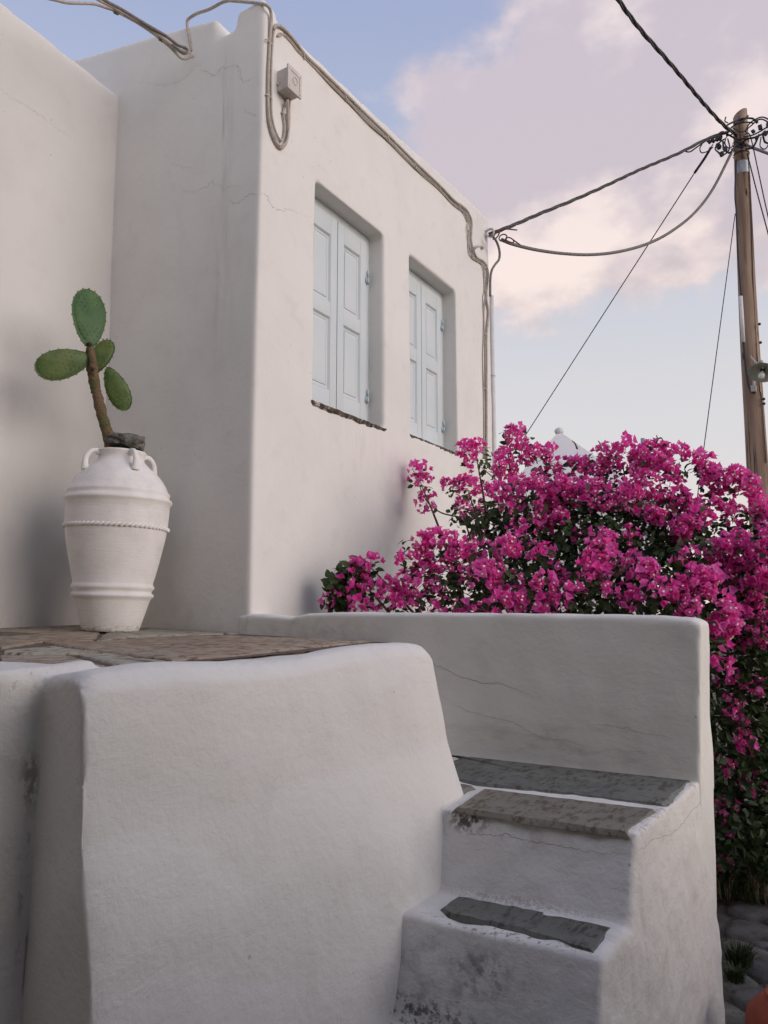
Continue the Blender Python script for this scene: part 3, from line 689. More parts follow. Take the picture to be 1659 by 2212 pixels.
# ================================================================= jar, cactus, rock
JC = np.array([-3.235, 2.645, 0.0]); JC[2] = floor_z(JC[0], JC[1])+.001
JN = unit([JC[0], JC[1], 0])
def onj(u, v, off=0.0): d = ray(u, v); return d*((JC@JN+off)/(d@JN))
def jar():
    root = empty('jar', JC, (0, rad(1.6), 0)); tag(root, 'tall white painted clay jar standing in the terrace corner, holding the cactus', 'jar')
    pr = [(.0, .0), (.138, .0), (.145, .004), (.150, .02), (.172, .09), (.192, .155), (.197, .168), (.210, .178), (.213, .186), (.208, .194), (.199, .200), (.203, .212), (.213, .222), (.214, .230), (.207, .240), (.205, .252), (.222, .32), (.241, .41), (.256, .485), (.262, .525), (.266, .56), (.269, .62), (.270, .668), (.279, .676), (.281, .685), (.277, .694), (.266, .700), (.263, .712), (.267, .722), (.266, .730), (.256, .738), (.243, .770), (.224, .800), (.200, .828), (.172, .853), (.146, .875), (.128, .893), (.119, .908), (.119, .925), (.126, .938), (.130, .946), (.127, .952), (.118, .952), (.110, .945), (.104, .92), (.104, .88)]
    r = random.Random(4); pr = [(a*.95, b*.968) for a, b in pr]; V, Fc = lathe(pr, 96); W = []
    for x, y, z in V:
        k = 1+.012*mnoise.noise((x*4, y*4, z*5))+.006*mnoise.noise((x*11, y*11, z*22)); W.append((x*k, y*k, z+.003*mnoise.noise((x*6, y*6, z*3+9))))
    b = mesh_obj('jar_body', W, Fc, M['jar'], root, True)
    # rope band of slanted lumps
    parts = []
    for i in range(64):
        a = 2*math.pi*i/64; c = np.array([.2548*math.cos(a), .2548*math.sin(a), .522]); t = np.array([-math.sin(a), math.cos(a), .55]); t = unit(t)
        parts.append(tube_geo([c-t*.018, c-t*.007, c+t*.007, c+t*.018], [.003, .0078, .0078, .003], 7, 2))
    mesh_obj('rope_band', *join(parts), M['jar'], root, True)
    view = math.atan2(-JC[1], -JC[0])
    for da in (-72, 22, 112, 202):
        a = view+rad(da); e = np.array([math.cos(a), math.sin(a), 0])
        zz = lambda r_, z_: e*r_+np.array([0, 0, z_])
        pts = [zz(.112, .903), zz(.135, .910), zz(.160, .900), zz(.178, .872), zz(.182, .842), zz(.178, .808)]
        V, Fc = tube_geo(pts, [.017, .0135, .013, .0135, .0155, .022], 12, 5); mesh_obj('handle', V, Fc, M['jar'], root, True)
    V, Fc = lathe([(.0, .895), (.05, .90), (.106, .885)], 24); mesh_obj('soil', V, Fc, M['soil'], root, True)
    return root
jar()

def cactus():
    base = onj(240, 962); root = empty('prickly_pear', base); tag(root, 'prickly pear cactus with four green pads growing from the white jar', 'cactus')
    P = [onj(243, 975), onj(236, 948), onj(229, 925), onj(221, 900), onj(215, 875), onj(209, 850), onj(204, 825), onj(200, 800), onj(196, 775), onj(194, 752)]
    rr = [.036, .030, .027, .026, .0285, .025, .027, .029, .027, .020]
    C = crom(P, 8); R = np.interp(np.linspace(0, 1, len(C)), np.linspace(0, 1, len(rr)), rr); 
    R = R*(1+.06*np.array([mnoise.noise((i*.55, 0, 0)) for i in range(len(C))])); 
    for k in (22, 40, 55): R[k] *= .93; R[k+1] *= 1.07
    V, Fc = tube_geo(C, R, 16, raw=True); V = [np.array(v)+.004*mnoise.noise(Vector(v*55)) for v in V]
    part_of(mesh_obj('stem', V, Fc, M['cstem'], None, True), root)
    # stub with corky scars in front
    s = part_of(mesh_obj('stub', *tube_geo([onj(197, 808, -.02), onj(200, 785, -.035), onj(197, 765, -.03), onj(194, 745, -.015)], [.016, .019, .018, .012], 12, 4), M['cstem'], None, True), root)
    sc = mesh_obj('scar', *join([sphere(onj(194, 744, -.03), (.012, .012, .014), 10, 6), sphere(onj(200, 797, -.05), (.012, .010, .011), 10, 6)]), M['corky'], None, True); sc.parent = s
    right = unit(np.cross(JN, [0, 0, 1.0])); up = np.array([0, 0, 1.0])
    def pad(u0, v0, u1, v1, wpx, off0, off1, yaw, tint, wide=.56):
        """pad grown from base pixel to tip pixel; yaw turns its face"""
        a, b = onj(u0, v0, off0), onj(u1, v1, off1); ax = b-a; Ln = np.linalg.norm(ax); ax = ax/Ln
        w = wpx/1661*np.linalg.norm((a+b)/2)*1.0; fc = -JN-ax*(-JN@ax); fc = unit(fc); sd = np.cross(ax, fc)
        sd, fc = math.cos(yaw)*sd+math.sin(yaw)*fc, math.cos(yaw)*fc-math.sin(yaw)*sd
        n1, n2 = 40, 9; V, Fc = [], []; th = .016
        def rim(t):   # outline of the pad, t in 0..2pi, egg shape: narrow at base
            y = .5-.5*math.cos(t); hw = math.sin(t)*.5; sk = (y**.75) if y > 0 else 0; return hw*(.62+.55*y-.17*y*y), y
        cen = np.array([0, wide])
        for side in (1, -1):
            for k in range(n2+1):
                s_ = k/n2
                for j in range(n1):
                    x, y = rim(2*math.pi*j/n1); q = cen+(np.array([x, y])-cen)*s_
                    d = th*math.sqrt(max(0, 1-s_**2.6))+.0015
                    p = a+ax*Ln*q[1]+sd*w*q[0]*1.02+fc*(side*d+.006*math.sin(q[1]*3+1)+.004*mnoise.noise((q[0]*3, q[1]*3, u0)))
                    V.append(p)
        m = (n2+1)*n1
        for sidx in (0, 1):
            for k in range(n2):
                for j in range(n1):
                    f = (sidx*m+k*n1+j, sidx*m+k*n1+(j+1) % n1, sidx*m+(k+1)*n1+(j+1) % n1, sidx*m+(k+1)*n1+j); Fc.append(f if sidx else f[::-1])
        for j in range(n1): Fc.append((n2*n1+j, n2*n1+(j+1) % n1, m+n2*n1+(j+1) % n1, m+n2*n1+j))
        o = part_of(mesh_obj('pad', V, Fc, M['pad'], None, True), root); o.color = (*tint, 1)
        parts = []; gy = .115*.16/ (w) * 1.0
        # areoles in slanting rows over the face, and along the rim
        rows = int(Ln/.024); cols = int(w/.024)+1
        for i in range(1, rows+1):
            for j in range(-cols, cols+1):
                y = i/(rows+1); x = (j+(.5 if i % 2 else 0))*.024/w
                t = math.acos(max(-1, min(1, 1-2*y))); mx = abs(rim(t)[0])
                if abs(x) > mx*.93: continue
                q = np.array([x, y]); s_ = min(.98, np.linalg.norm(q-cen)/max(1e-3, np.linalg.norm(np.array([mx*np.sign(x) if x else mx, y])-cen))) if abs(x) > 1e-6 else abs(y-wide)/(1-wide if y > wide else wide)
                s_ = min(.97, max(abs(x)/max(mx, 1e-3), abs(y-wide)/(1-wide if y > wide else wide)))
                for side in (1, -1):
                    d = th*math.sqrt(max(0, 1-s_**2.6))
                    c = a+ax*Ln*y+sd*w*x*1.02+fc*(side*(d+.0005)+.006*math.sin(y*3+1)); parts.append(sphere(c, .0040, 5, 3))
        for j in range(0, n1, 2):
            x, y = rim(2*math.pi*j/n1); parts.append(sphere(a+ax*Ln*y+sd*w*x*1.03+fc*.004, .0045, 5, 3))
        ar = mesh_obj('areoles', *join(parts), M['areole'], None, True); ar.parent = o; ar['kind'] = 'stuff'
    pad(192, 752, 192, 624, 74, -.01, .02, rad(-18), (.72, 1.0, .88), .6)
    pad(196, 772, 76, 800, 66, -.015, -.05, rad(12), (1.0, 1.0, .9), .6)
    pad(208, 806, 232, 733, 52, .03, .06, rad(25), (1.15, 1.08, .85), .58)
    pad(232, 794, 273, 886, 50, .03, .02, rad(-10), (1.12, 1.12, .9), .55)
    return root
cactus()
def rock():
    c = onj(273, 955, -.03); V, Fc = sphere((0, 0, 0), 1, 22, 14); W = []
    for v in V:
        v = np.array(v); k = 1+.42*mnoise.noise(Vector(v*1.7+5))+.20*mnoise.noise(Vector(v*4.5))+.08*mnoise.noise(Vector(v*11)); v = v*k; v = np.clip(v, -.98, .93); W.append((v[0]*.098, v[1]*.075, v[2]*.050))
    o = mesh_obj('rock', W, Fc, M['rock'], None, False, loc=c); o.rotation_euler = (0, rad(6), rad(35)); tag(o, 'rough grey rock wedged in the mouth of the white jar', 'rock')
rock()

# ================================================================= electrical: box, cables, pipe, hooks
XO = XC+.012
def wall_path(px, off=.012): return [onx(u, v, XC+off) for u, v in px]
def jbox():
    y0, y1, z0, z1 = 3.135, 3.255, 2.957, 3.098; root = empty('junction_box', (XC, (y0+y1)/2, z0)); tag(root, 'white painted square junction box on the house wall near the roof corner', 'junction box')
    part_of(bevelled('box_body', [box(XC-.005, XC+.075, y0+.006, y1-.006, z0+.006, z1-.006)], M['box'], None, .006), root)
    lid = part_of(bevelled('lid', [box(XC+.076, XC+.088, y0-.003, y1+.003, z0-.004, z1+.004)], M['box'], None, .003), root)
    part_of(bevelled('flange', [box(XC+.004, XC+.016, y0-.002, y1+.002, z0+.04, z0+.055)], M['box'], None, .002), root)
    a = (y0+y1)/2; b = (z0+z1)/2; hx = XC+.0895
    m = mesh_obj('knockout_ring', *tube_geo([(hx, a+.022*math.cos(t), b+.022*math.sin(t)) for t in np.linspace(0, 2*math.pi, 25)], .0016, 6, 1), M['clip'], None, True); m.parent = lid
    m = mesh_obj('lid_rib', *tube_geo([(hx, a-.04, b+.045), (hx, a+.042, b+.045), (hx, a+.042, b-.045)], .0016, 6, 1), M['clip'], None, True); m.parent = lid
    for yy, zz in ((y0+.012, z0+.016), (y1-.012, z0+.016), (y1-.012, z1-.016), (y0+.012, z1-.016)):
        m = mesh_obj('screw', *sphere((hx-.001, yy, zz), (.003, .006, .006), 8, 5), M['box'], None, True); m.parent = lid
jbox()
YO = YC-.014
# service cable over the parapet and down to the box
P = [ony(414, 112, YC-.01), ony(409, 84, YO), ony(405, 60, YO), ony(406, 43, YO), ony(424, 30, YO), ony(452, 20, YC-.03), ony(486, 3, YC-.04), ony(516, 3, YC-.03), ony(556, 7, YC), onx(578, 13, XC+.02), onx(586, 34, XC+.02), onx(583, 88, XO), onx(580, 150, XO), onx(579, 208, XO), onx(581, 258, XO), onx(590, 294, XO), onx(605, 319, XO), onx(617, 309, XO), onx(622, 285, XO), onx(622, 250, XO+.01), onx(621, 215, XO+.03)]
tag(tube('cable', P, .0092, M['cable'], seg=9), 'thick painted cable looping over the roof parapet and down to the junction box', 'cable')
P = wall_path([(592, 58), (589, 88), (586, 150), (586, 208), (588, 255), (597, 288), (607, 303), (613, 296), (615, 270), (612, 243), (618, 222), (624, 208)], .012)
tag(tube('cable', P, .0065, M['cable'], seg=8), 'thinner painted cable doubled beside the loop under the junction box', 'cable')
P = wall_path([(602, 314), (612, 313), (620, 302), (625, 270), (625, 240), (626, 214)], .020)
tag(tube('cable', P, .0055, M['cable'], seg=8), 'short painted cable rising from the bottom of the loop into the junction box', 'cable')
edge = [(590, 64), (598, 55), (614, 63), (640, 93), (662, 122), (700, 158), (748, 205), (800, 256), (840, 294), (898, 352), (950, 401), (980, 432), (994, 442), (1007, 453), (1015, 467), (1019, 482), (1018, 502), (1018, 521), (1022, 539), (1030, 556), (1042, 563), (1051, 575), (1054, 593), (1051, 626), (1051, 649), (1055, 671), (1054, 694), (1051, 724), (1051, 761), (1051, 820), (1051, 900), (1051, 990)]
tag(tube('cable', wall_path(edge, .014), .0105, M['cable'], seg=9), 'thick painted cable clipped along the sloping roof edge and down the far corner', 'cable')
def wavy(px, du, amp, ph, clips=7):
    out = []; L = len(px)
    C = crom([np.array([u, v, 0.0]) for u, v in px], 5)
    for i, p in enumerate(C): s = amp*math.sin(i*.63+ph); out.append((p[0]+du+s*.7, p[1]+s))
    return out
thin = [(600, 78), (612, 74), (630, 90), (645, 110), (656, 120), (700, 166), (746, 211), (795, 262), (837, 299), (895, 358), (948, 406), (976, 437), (992, 449), (1005, 461), (1012, 480), (1013, 502), (1014, 536), (1020, 554), (1034, 564), (1046, 578), (1048, 626), (1047, 656), (1047, 724), (1047, 820), (1047, 990)]
tag(tube('cable', wall_path(wavy(thin, 0, 1.6, 0), .009), .0055, M['cable'], seg=7, sub=2), 'thin wavy painted cable running just below the thick roof edge cable', 'cable')
tag(tube('cable', wall_path(wavy(thin, -3, 1.8, 2.4), .007), .0045, M['cable'], seg=7, sub=2), 'thinnest wavy painted cable, lowest of the roof edge bundle', 'cable')
def clip(u, v, w=.05, ang=.8, off=.016):
    p = onx(u, v, XC+off); a = np.array([0, math.cos(ang), math.sin(ang)]); V, Fc = tube_geo([p-a*w/2-np.array([.012, 0, 0]), p-a*w*.4, p, p+a*w*.4, p+a*w/2-np.array([.012, 0, 0])], .0042, 6, 3)
    o = mesh_obj('cable_clip', V, Fc, M['clip'], None, True); return o
for (u, v, w, a, lab) in [(582, 90, .05, 0, 'white cable clip near the top of the cable drop beside the junction box'), (583, 209, .05, 0, 'white cable clip halfway down the cable drop left of the junction box'), (605, 311, .05, .9, 'white cable clip at the bottom of the cable loop'), (616, 245, .045, .2, 'white cable clip just under the junction box'),
    (656, 116, .06, 2.2, 'white cable clip on the roof edge bundle, nearest the junction box'), (747, 207, .06, 2.2, 'second white cable clip along the roof edge bundle'), (838, 295, .06, 2.2, 'third white cable clip along the roof edge bundle, above the first window'), (897, 355, .06, 2.2, 'fourth white cable clip along the roof edge bundle'), (950, 403, .06, 2.2, 'fifth white cable clip along the roof edge bundle, above the second window'), (993, 445, .06, 2.2, 'last white cable clip on the roof edge before the bundle bends down'),
    (1016, 500, .06, 0, 'white cable clip on the bundle where it first drops'), (1049, 577, .05, 0, 'white cable clip below the bend at the far corner'), (1050, 628, .05, 0, 'white cable clip beside the top of the white pipe'), (1050, 722, .05, 0, 'white cable clip halfway down the far corner bundle'), (1049, 840, .05, 0, 'lowest white cable clip in view on the far corner bundle')]:
    tag(clip(u, v, w, a), lab, 'cable clip', 'cable clips on the house wall')
# far-corner conduit, hook, pigtail
yp = 6.168; pt = np.array([XC+.012, yp, ony(1059, 640, yp)[2]]); pb = ony(1061, 985, yp)
tag(mesh_obj('conduit_pipe', *join([tube_geo([(pt[0], yp, GROUND), (pt[0], yp, pt[2])], .019, 14, 1), tube_geo([(pt[0], yp, pt[2]-.75), (pt[0], yp, pt[2]-.735)], .022, 14, 1)]), M['pipe'], None, True), 'white plastic conduit pipe running down the far corner of the house', 'pipe')
hk = onx(1050, 504, XC)
def hook():
    root = empty('wall_hook', hk); tag(root, 'rusty iron eye hook at the far roof corner holding the overhead cables', 'hook')
    C = [hk+np.array([-.02, 0, .01]), hk+np.array([.03, 0, .03]), hk+np.array([.065, .0, .02]), hk+np.array([.075, 0, -.02]), hk+np.array([.05, 0, -.045]), hk+np.array([.02, 0, -.03])]
    part_of(mesh_obj('eye', *tube_geo(C, .011, 8, 6), M['clip'], None, True), root)
    for k in range(4):
        c = hk+np.array([.085+.045*k, .03+.05*k, -.03-.012*k]); ring = [c+np.array([.0, .028*math.cos(t), .028*math.sin(t)]) + np.array([.028*math.sin(t+k), 0, 0]) for t in np.linspace(0, 2*math.pi, 14)]
        part_of(mesh_obj('shackle_link', *tube_geo(ring, .006, 6, 2), M['rust'], None, True), root)
    part_of(mesh_obj('wire_end', *tube_geo([hk+np.array([.09, .0, -.01]), hk+np.array([.16, .05, .02]), hk+np.array([.26, .1, .005])], .006, 6, 4), M['rust'], None, True), root)
hook()
dp = .06
P = [onx(1060, 507, XC+.08), onx(1066, 512, XC+.10), onx(1074, 525, XC+.10), onx(1079, 543, XC+.10), onx(1078, 560, XC+.09), onx(1069, 572, XC+.07), onx(1062, 585, XC+.05), onx(1059, 605, XC+.045), onx(1059, 640, XC+.045)]
tag(tube('cable', P, .011, M['cable_grey'], seg=8), 'grey cable curling from the corner hook into the white pipe', 'cable')
P = [onx(1022, 540, XC+.02), onx(1026, 535, XC+.05), onx(1032, 532, XC+.07), onx(1040, 531, XC+.08), onx(1043, 535, XC+.08), onx(1038, 538, XC+.06)]
tag(tube('porcelain_hook', P, .013, M['clip'], seg=9), 'painted curled insulator hook where the roof edge cables bend', 'hook')
# front hook with the service drop from the upper left
fh = ony(414, 116, YC-.02)
tag(tube('wall_anchor', [ony(420, 128, YC+.02), ony(414, 118, YC-.03), ony(404, 108, YC-.05), ony(400, 103, YC-.05), ony(396, 108, YC-.05), ony(402, 114, YC-.045)], .007, M['clip'], seg=8), 'painted iron anchor hook on the house front below the parapet', 'hook')
def cfront(px, r, mat, lab, y_end=2.1):
    n = len(px); P = [ony(u, v, (YC-.05)+(y_end-(YC-.05))*((416-u)/(416-px[0][0]))) for u, v in px]
    tag(tube('cable', P, r, mat, seg=9), lab, 'cable')
cfront([(60, -14), (120, 0), (148, 6), (200, 8), (228, 16), (252, 25), (300, 51), (344, 82), (372, 106), (388, 123), (400, 127), (414, 121)], .0085, M['cable'], 'painted cable sweeping from the upper left to the front anchor, outermost of three')
cfront([(150, -40), (210, -2), (252, 20), (312, 57), (352, 82), (384, 108), (398, 116), (410, 112)], .0085, M['cable'], 'painted cable from the upper left, middle of the three at the front anchor', 2.2)
cfront([(165, -46), (222, -2), (262, 20), (318, 54), (356, 76), (384, 97), (400, 103), (405, 110), (396, 114), (372, 96)], .0085, M['cable_grey'], 'grey cable from the upper left, uppermost of the three at the front anchor', 2.2)
for u, v in ((252, 23), (349, 82)):
    c = ony(u, v, 2.97-(416-u)/296*.85*.9)
    o = mesh_obj('cable_tie', *tube_geo([c+.03*unit(ray(u-40, v-20)-ray(u, v))*s for s in (-.35, .35)], .021, 10, 1), M['cable_grey'], None, True); tag(o, 'grey tape binding the upper left cables, %s' % ('nearer the picture edge' if u < 300 else 'nearer the anchor'), 'cable tie')

# ================================================================= utility pole and overhead lines
PD = 10.0
pb_ = at(1640, 1095, PD); ptp = at(1597, 248, PD)
PX, PY = pb_[0], pb_[1]
def pole():
    root = empty('utility_pole', (PX, PY, GROUND)); tag(root, 'tall weathered wooden utility pole rising behind the bougainvillea', 'utility pole')
    top = np.array(ptp); bot = np.array([PX-(top[0]-PX)*.35*0, PY, GROUND]); bot[0] = PX+(PX-top[0])*(PX*0+ (pb_[2]-GROUND)/(top[2]-pb_[2])); ax = top-bot
    n = 40; C = np.array([bot+ax*i/n for i in range(n+1)]); C[:, 0] += .012*np.sin(np.linspace(0, 7, n+1)); R = np.linspace(.145, .082, n+1)
    V, Fc = tube_geo(C, R, 22, raw=True); V = [np.array(v) for v in V]
    for i, v in enumerate(V): v[:2] += .004*np.array([mnoise.noise((v[0]*14, v[1]*14, v[2]*.8)), mnoise.noise((v[0]*14+9, v[1]*14, v[2]*.8))])
    for v in V[-22:]: v[2] += .55*(v[0]-top[0])                               # slanted cut top
    part_of(mesh_obj('shaft', V, Fc, M['wood'], None, True), root)
    def on(u, v, off=-.1): d = ray(u, v); return d*((math.hypot(PX, PY)+off)/math.hypot(d[0], d[1]))
    # tin collar and number plate
    def ringz(z, r, h): 
        t = (z-bot[2])/ax[2]; c = bot+ax*t; return join([lathe([(r*.96, -h/2), (r, -h/2), (r, h/2), (r*.96, h/2)], 20)]), c
    for v0, h in ((312, .012), (326, .012), (300, .012)):
        z = on(1598, v0)[2]; (Vv, Ff), c = ringz(z, .097, h); part_of(mesh_obj('band', [np.array(q)+c for q in Vv], Ff, M['wire'], None, True), root)
    a0 = math.atan2(-PY, -PX)
    z = on(1600, 358)[2]; t = (z-bot[2])/ax[2]; c = bot+ax*t; V = []; m = 10
    for zz in (-.08, .08):
        for i in range(m+1): a = a0-.9+1.8*i/m+.25; V.append(c+np.array([.092*math.cos(a), .092*math.sin(a), zz]))
    part_of(mesh_obj('tin_plate', V, [(i, i+1, m+2+i, m+1+i) for i in range(m)], M['metal'], None, True), root)
    # cables stapled to the shaft
    P = [on(1590, 345, -.14), on(1588, 420, -.14), on(1591, 460, -.15), on(1594, 540, -.15), on(1598, 600, -.15), on(1602, 640, -.155)]; part_of(mesh_obj('riser_cable', *tube_geo(P, .011, 7, 5), M['wire'], None, True), root)
    P = [on(1600, 640, -.15), on(1606, 740, -.155)]; part_of(mesh_obj('cable_guard', *tube_geo(P, .022, 8, 2), M['pipe'], None, True), root)
    P = [on(1606, 735, -.16), on(1611, 790, -.165), on(1614, 815, -.165), on(1617, 832, -.17), on(1624, 846, -.175), on(1632, 848, -.18)]; part_of(mesh_obj('riser_cable', *tube_geo(P, .015, 8, 5), M['wire'], None, True), root)
    P = [on(1616, 330, -.05), on(1622, 450, -.06), on(1628, 640, -.07), on(1640, 830, -.08), on(1645, 860, -.08), on(1655, 1000, -.09)]; part_of(mesh_obj('earth_wire', *tube_geo(P, .006, 6, 5), M['wire'], None, True), root)
    for v in (700, 740, 862, 872):
        u = 1616+(v-330)*.058; part_of(mesh_obj('staple', *sphere(on(u+3, v, -.1), .018, 8, 5), M['wire'], None, True), root)
    # tangle of jumpers and clamps at the head
    loops = [[(1590, 300), (1575, 292), (1560, 285), (1545, 296), (1535, 300)], [(1592, 296), (1580, 283), (1570, 272), (1588, 262), (1606, 256), (1625, 256), (1632, 262)], [(1588, 290), (1578, 278), (1592, 268), (1612, 264), (1628, 266)],
             [(1590, 310), (1575, 320), (1566, 310), (1570, 295), (1582, 290)], [(1586, 318), (1576, 330), (1564, 322), (1562, 306)], [(1572, 300), (1576, 318), (1570, 330), (1558, 335), (1550, 328)], [(1565, 300), (1552, 310), (1545, 322), (1556, 332)],
             [(1610, 285), (1618, 268), (1630, 259), (1645, 253), (1660, 258), (1675, 272)], [(1610, 282), (1622, 272), (1640, 258), (1656, 262), (1668, 276)], [(1606, 296), (1625, 292), (1640, 285), (1655, 276), (1672, 268)], [(1608, 300), (1630, 297), (1650, 288), (1670, 278)],
             [(1610, 322), (1626, 318), (1636, 300), (1640, 290)], [(1644, 296), (1642, 316), (1652, 322), (1660, 312), (1662, 298)], [(1648, 292), (1652, 306), (1660, 310)], [(1520, 306), (1512, 320), (1516, 330), (1530, 326), (1540, 318)], [(1528, 302), (1505, 318), (1490, 328), (1478, 326)], [(1600, 322), (1590, 326), (1580, 322)],
             [(1572, 265), (1566, 262), (1568, 252)], [(1580, 275), (1600, 285), (1615, 280)], [(1586, 268), (1604, 262), (1616, 250)], [(1590, 315), (1600, 318), (1612, 312)], [(1588, 304), (1600, 309), (1612, 302)]]
    rr = random.Random(2)
    for lp in loops:
        d0 = rr.uniform(-.32, -.12); P = [on(u, v, d0+rr.uniform(-.06, .06)) for u, v in lp]; part_of(mesh_obj('jumper_wire', *tube_geo(P, rr.choice([.0075, .009, .012]), 6, 6), M['wire'], None, True), root)
    for (u, v, s) in [(1556, 298, .05), (1552, 316, .06), (1566, 322, .05), (1559, 333, .05), (1540, 304, .045), (1570, 288, .045), (1532, 306, .045), (1634, 262, .04), (1642, 275, .05), (1660, 270, .055), (1653, 288, .05), (1627, 284, .04), (1634, 298, .04), (1550, 300, .05)]:
        c = on(u, v, -.22); V, Fc = box(-s*.45, s*.45, -s*.35, s*.35, -s*.6, s*.6); rot = Matrix.Rotation(rr.uniform(-.8, .8), 3, 'Y')@Matrix.Rotation(rr.uniform(0, 3), 3, 'Z')
        part_of(bevelled('connector_clamp', [([tuple(np.array(rot@Vector(q))+c) for q in V], Fc)], M['wire'], None, .008), root)
    return on
on_pole = pole()
def lamp():
    c = on_pole(1646, 806, -.42); root = empty('street_lamp', c); tag(root, 'small dish shaded street lamp with bare bulb fixed to the utility pole', 'street lamp')
    part_of(mesh_obj('bracket', *tube_geo([on_pole(1629, 842, -.17), on_pole(1628, 815, -.17), on_pole(1631, 797, -.20), on_pole(1638, 785, -.28), on_pole(1643, 780, -.36), on_pole(1647, 783, -.42), on_pole(1648, 796, -.44)], .014, 8, 5), M['bracket'], None, True), root)
    part_of(mesh_obj('brace', *tube_geo([on_pole(1622, 770, -.15), on_pole(1626, 776, -.17), on_pole(1634, 784, -.24)], .010, 8, 3), M['bracket'], None, True), root)
    part_of(bevelled('switch_box', [box(*[x for k in range(3) for x in (on_pole(1628, 840, -.17)[k]-(.03, .03, .04)[k], on_pole(1628, 840, -.17)[k]+(.03, .03, .04)[k])])], M['bracket'], None, .006), root)
    # dish tipped toward the street (nose towards the viewer and down)
    V, Fc = lathe([(.014, .085), (.03, .08), (.045, .062), (.09, .045), (.125, .012), (.128, .006), (.123, .009), (.088, .038), (.045, .052), (.0, .056)], 28)
    d = unit(c); q = Vector((d[0]*.55, d[1]*.55, .84)).to_track_quat('Z', 'Y'); q = Vector((.12, .52, .84)).to_track_quat('Z', 'Y')
    def orient(Vv): return [np.array(q@(Vector(v)*1.2))+c for v in Vv]
    part_of(mesh_obj('shade', orient(V), Fc, M['enamel'], None, True), root)
    V, Fc = lathe([(.0, .06), (.021, .058), (.021, .018), (.0, .016)], 14); part_of(mesh_obj('socket', orient(V), Fc, M['lamp_dark'], None, True), root)
    V, Fc = lathe([(.014, .022), (.017, .005), (.028, -.022), (.031, -.04), (.024, -.060), (.0, -.072)], 16); part_of(mesh_obj('bulb', orient(V), Fc, M['bulb'], None, True), root)
lamp()
def span(px, d0, d1, exps=1.0):
    n = len(px); us = np.array([p[0] for p in px], float); t = (us-us[0])/(us[-1]-us[0]); return [at(u, v, d0+(d1-d0)*tt) for (u, v), tt in zip(px, t)]
hd = math.hypot(hk[0]+.1, hk[1])
o = mesh_obj('overhead_cable', *twisted(span([(1058, 506), (1110, 486), (1168, 461), (1230, 436), (1294, 408), (1384, 366), (1462, 333), (1528, 300), (1575, 284)], hd, PD-.25), .0175, 1.3, 3), M['cable_dark'], None, True); tag(o, 'black twisted overhead cable from the house corner up to the pole head', 'cable')
tag(tube('overhead_cable', span([(1084, 518), (1110, 528), (1160, 540), (1220, 548), (1280, 550), (1340, 543), (1400, 526), (1450, 500), (1500, 460), (1540, 408), (1580, 330)], hd+.1, PD-.2), .0165, M['cable_grey'], seg=8), 'grey overhead cable sagging deeply between house corner and pole', 'cable')
o = mesh_obj('overhead_cable', *twisted(span([(1292, -80), (1336, 0), (1384, 65), (1422, 108), (1462, 154), (1522, 226), (1564, 271), (1590, 290)], 6.2, PD-.2), .020, 1.3, 3), M['cable_dark'], None, True); tag(o, 'black twisted overhead cable running from the pole out of the picture top', 'cable')
tag(tube('stay_wire', span([(1540, 312), (1340, 622), (1145, 925), (1090, 1010)], PD-.2, 13.0), .0075, M['wire'], seg=6), 'thin black wire slanting from the pole head down behind the bougainvillea', 'wire')
tag(tube('stay_wire', span([(1536, 318), (1522, 342), (1500, 374)], PD-.21, PD-.1), .016, M['wire'], seg=6), 'thickened wire splice just below the pole head on its left', 'wire')
tag(tube('stay_wire', [at(1588, 462, PD-.1), at(1508, 1062, 9.0), at(1475, 1325, 8.6)], .0055, M['wire'], seg=6), 'thin stay wire dropping from the pole, left of it, behind the blossoms', 'wire')
tag(tube('overhead_cable', [at(1606, 312, PD-.1), at(1622, 318, PD+.1), at(1660, 332, PD+1.2), at(1760, 372, PD+4)], .02, M['cable_dark'], seg=7), 'dark overhead cable leaving the pole head to the right', 'cable')
tag(tube('overhead_wire', [at(1614, 331, PD-.1), at(1636, 418, PD-.1), at(1662, 515, PD), at(1720, 740, PD+.3)], .0085, M['wire'], seg=6), 'thin wire slanting right and down from the pole, nearest the shaft', 'wire')
tag(tube('overhead_wire', [at(1612, 286, PD-.1), at(1622, 298, PD), at(1640, 380, PD), at(1662, 480, PD), at(1720, 730, PD+.3)], .0075, M['wire'], seg=6), 'thin wire slanting right and down from the pole, farther from the shaft', 'wire')

# ================================================================= far things above the hedge
def far_house():
    apex = at(1208, 938, 14.0); root = empty('far_building', (apex[0], apex[1], GROUND)); tag(root, 'far white building with pointed roof and ball finial behind the bougainvillea', 'building')
    cx, cy, cz = apex; b = 1.35; hr = 1.45
    V = [(-b, -b, cz-hr), (b, -b, cz-hr), (b, b, cz-hr), (-b, b, cz-hr)]; k = .05
    V += [(-k, -k, cz), (k, -k, cz), (k, k, cz), (-k, k, cz)]; ro = Matrix.Rotation(.5, 3, 'Z')
    tr = lambda L: [np.array(ro@Vector((x, y, 0)))+np.array([cx, cy, z]) for x, y, z in L]
    rf = part_of(mesh_obj('roof', tr(V), HEXF, M['white']), root)
    W = box(-b+.1, b-.1, -b+.1, b-.1, GROUND, cz-hr); part_of(mesh_obj('wall', tr(W[0]), W[1], M['white']), root)
    f = mesh_obj('finial', *sphere((cx, cy, cz+.055), (.085, .085, .068), 16, 10), M['white'], None, True); f.parent = rf
far_house()
p = at(1388, 947, 10.5)
tag(mesh_obj('flue_pipe', *tube_geo([(p[0], p[1], GROUND), (p[0], p[1], p[2])], .026, 12, 1), M['metal'], None, True), 'slim grey metal pipe poking up behind the blossoms', 'pipe')

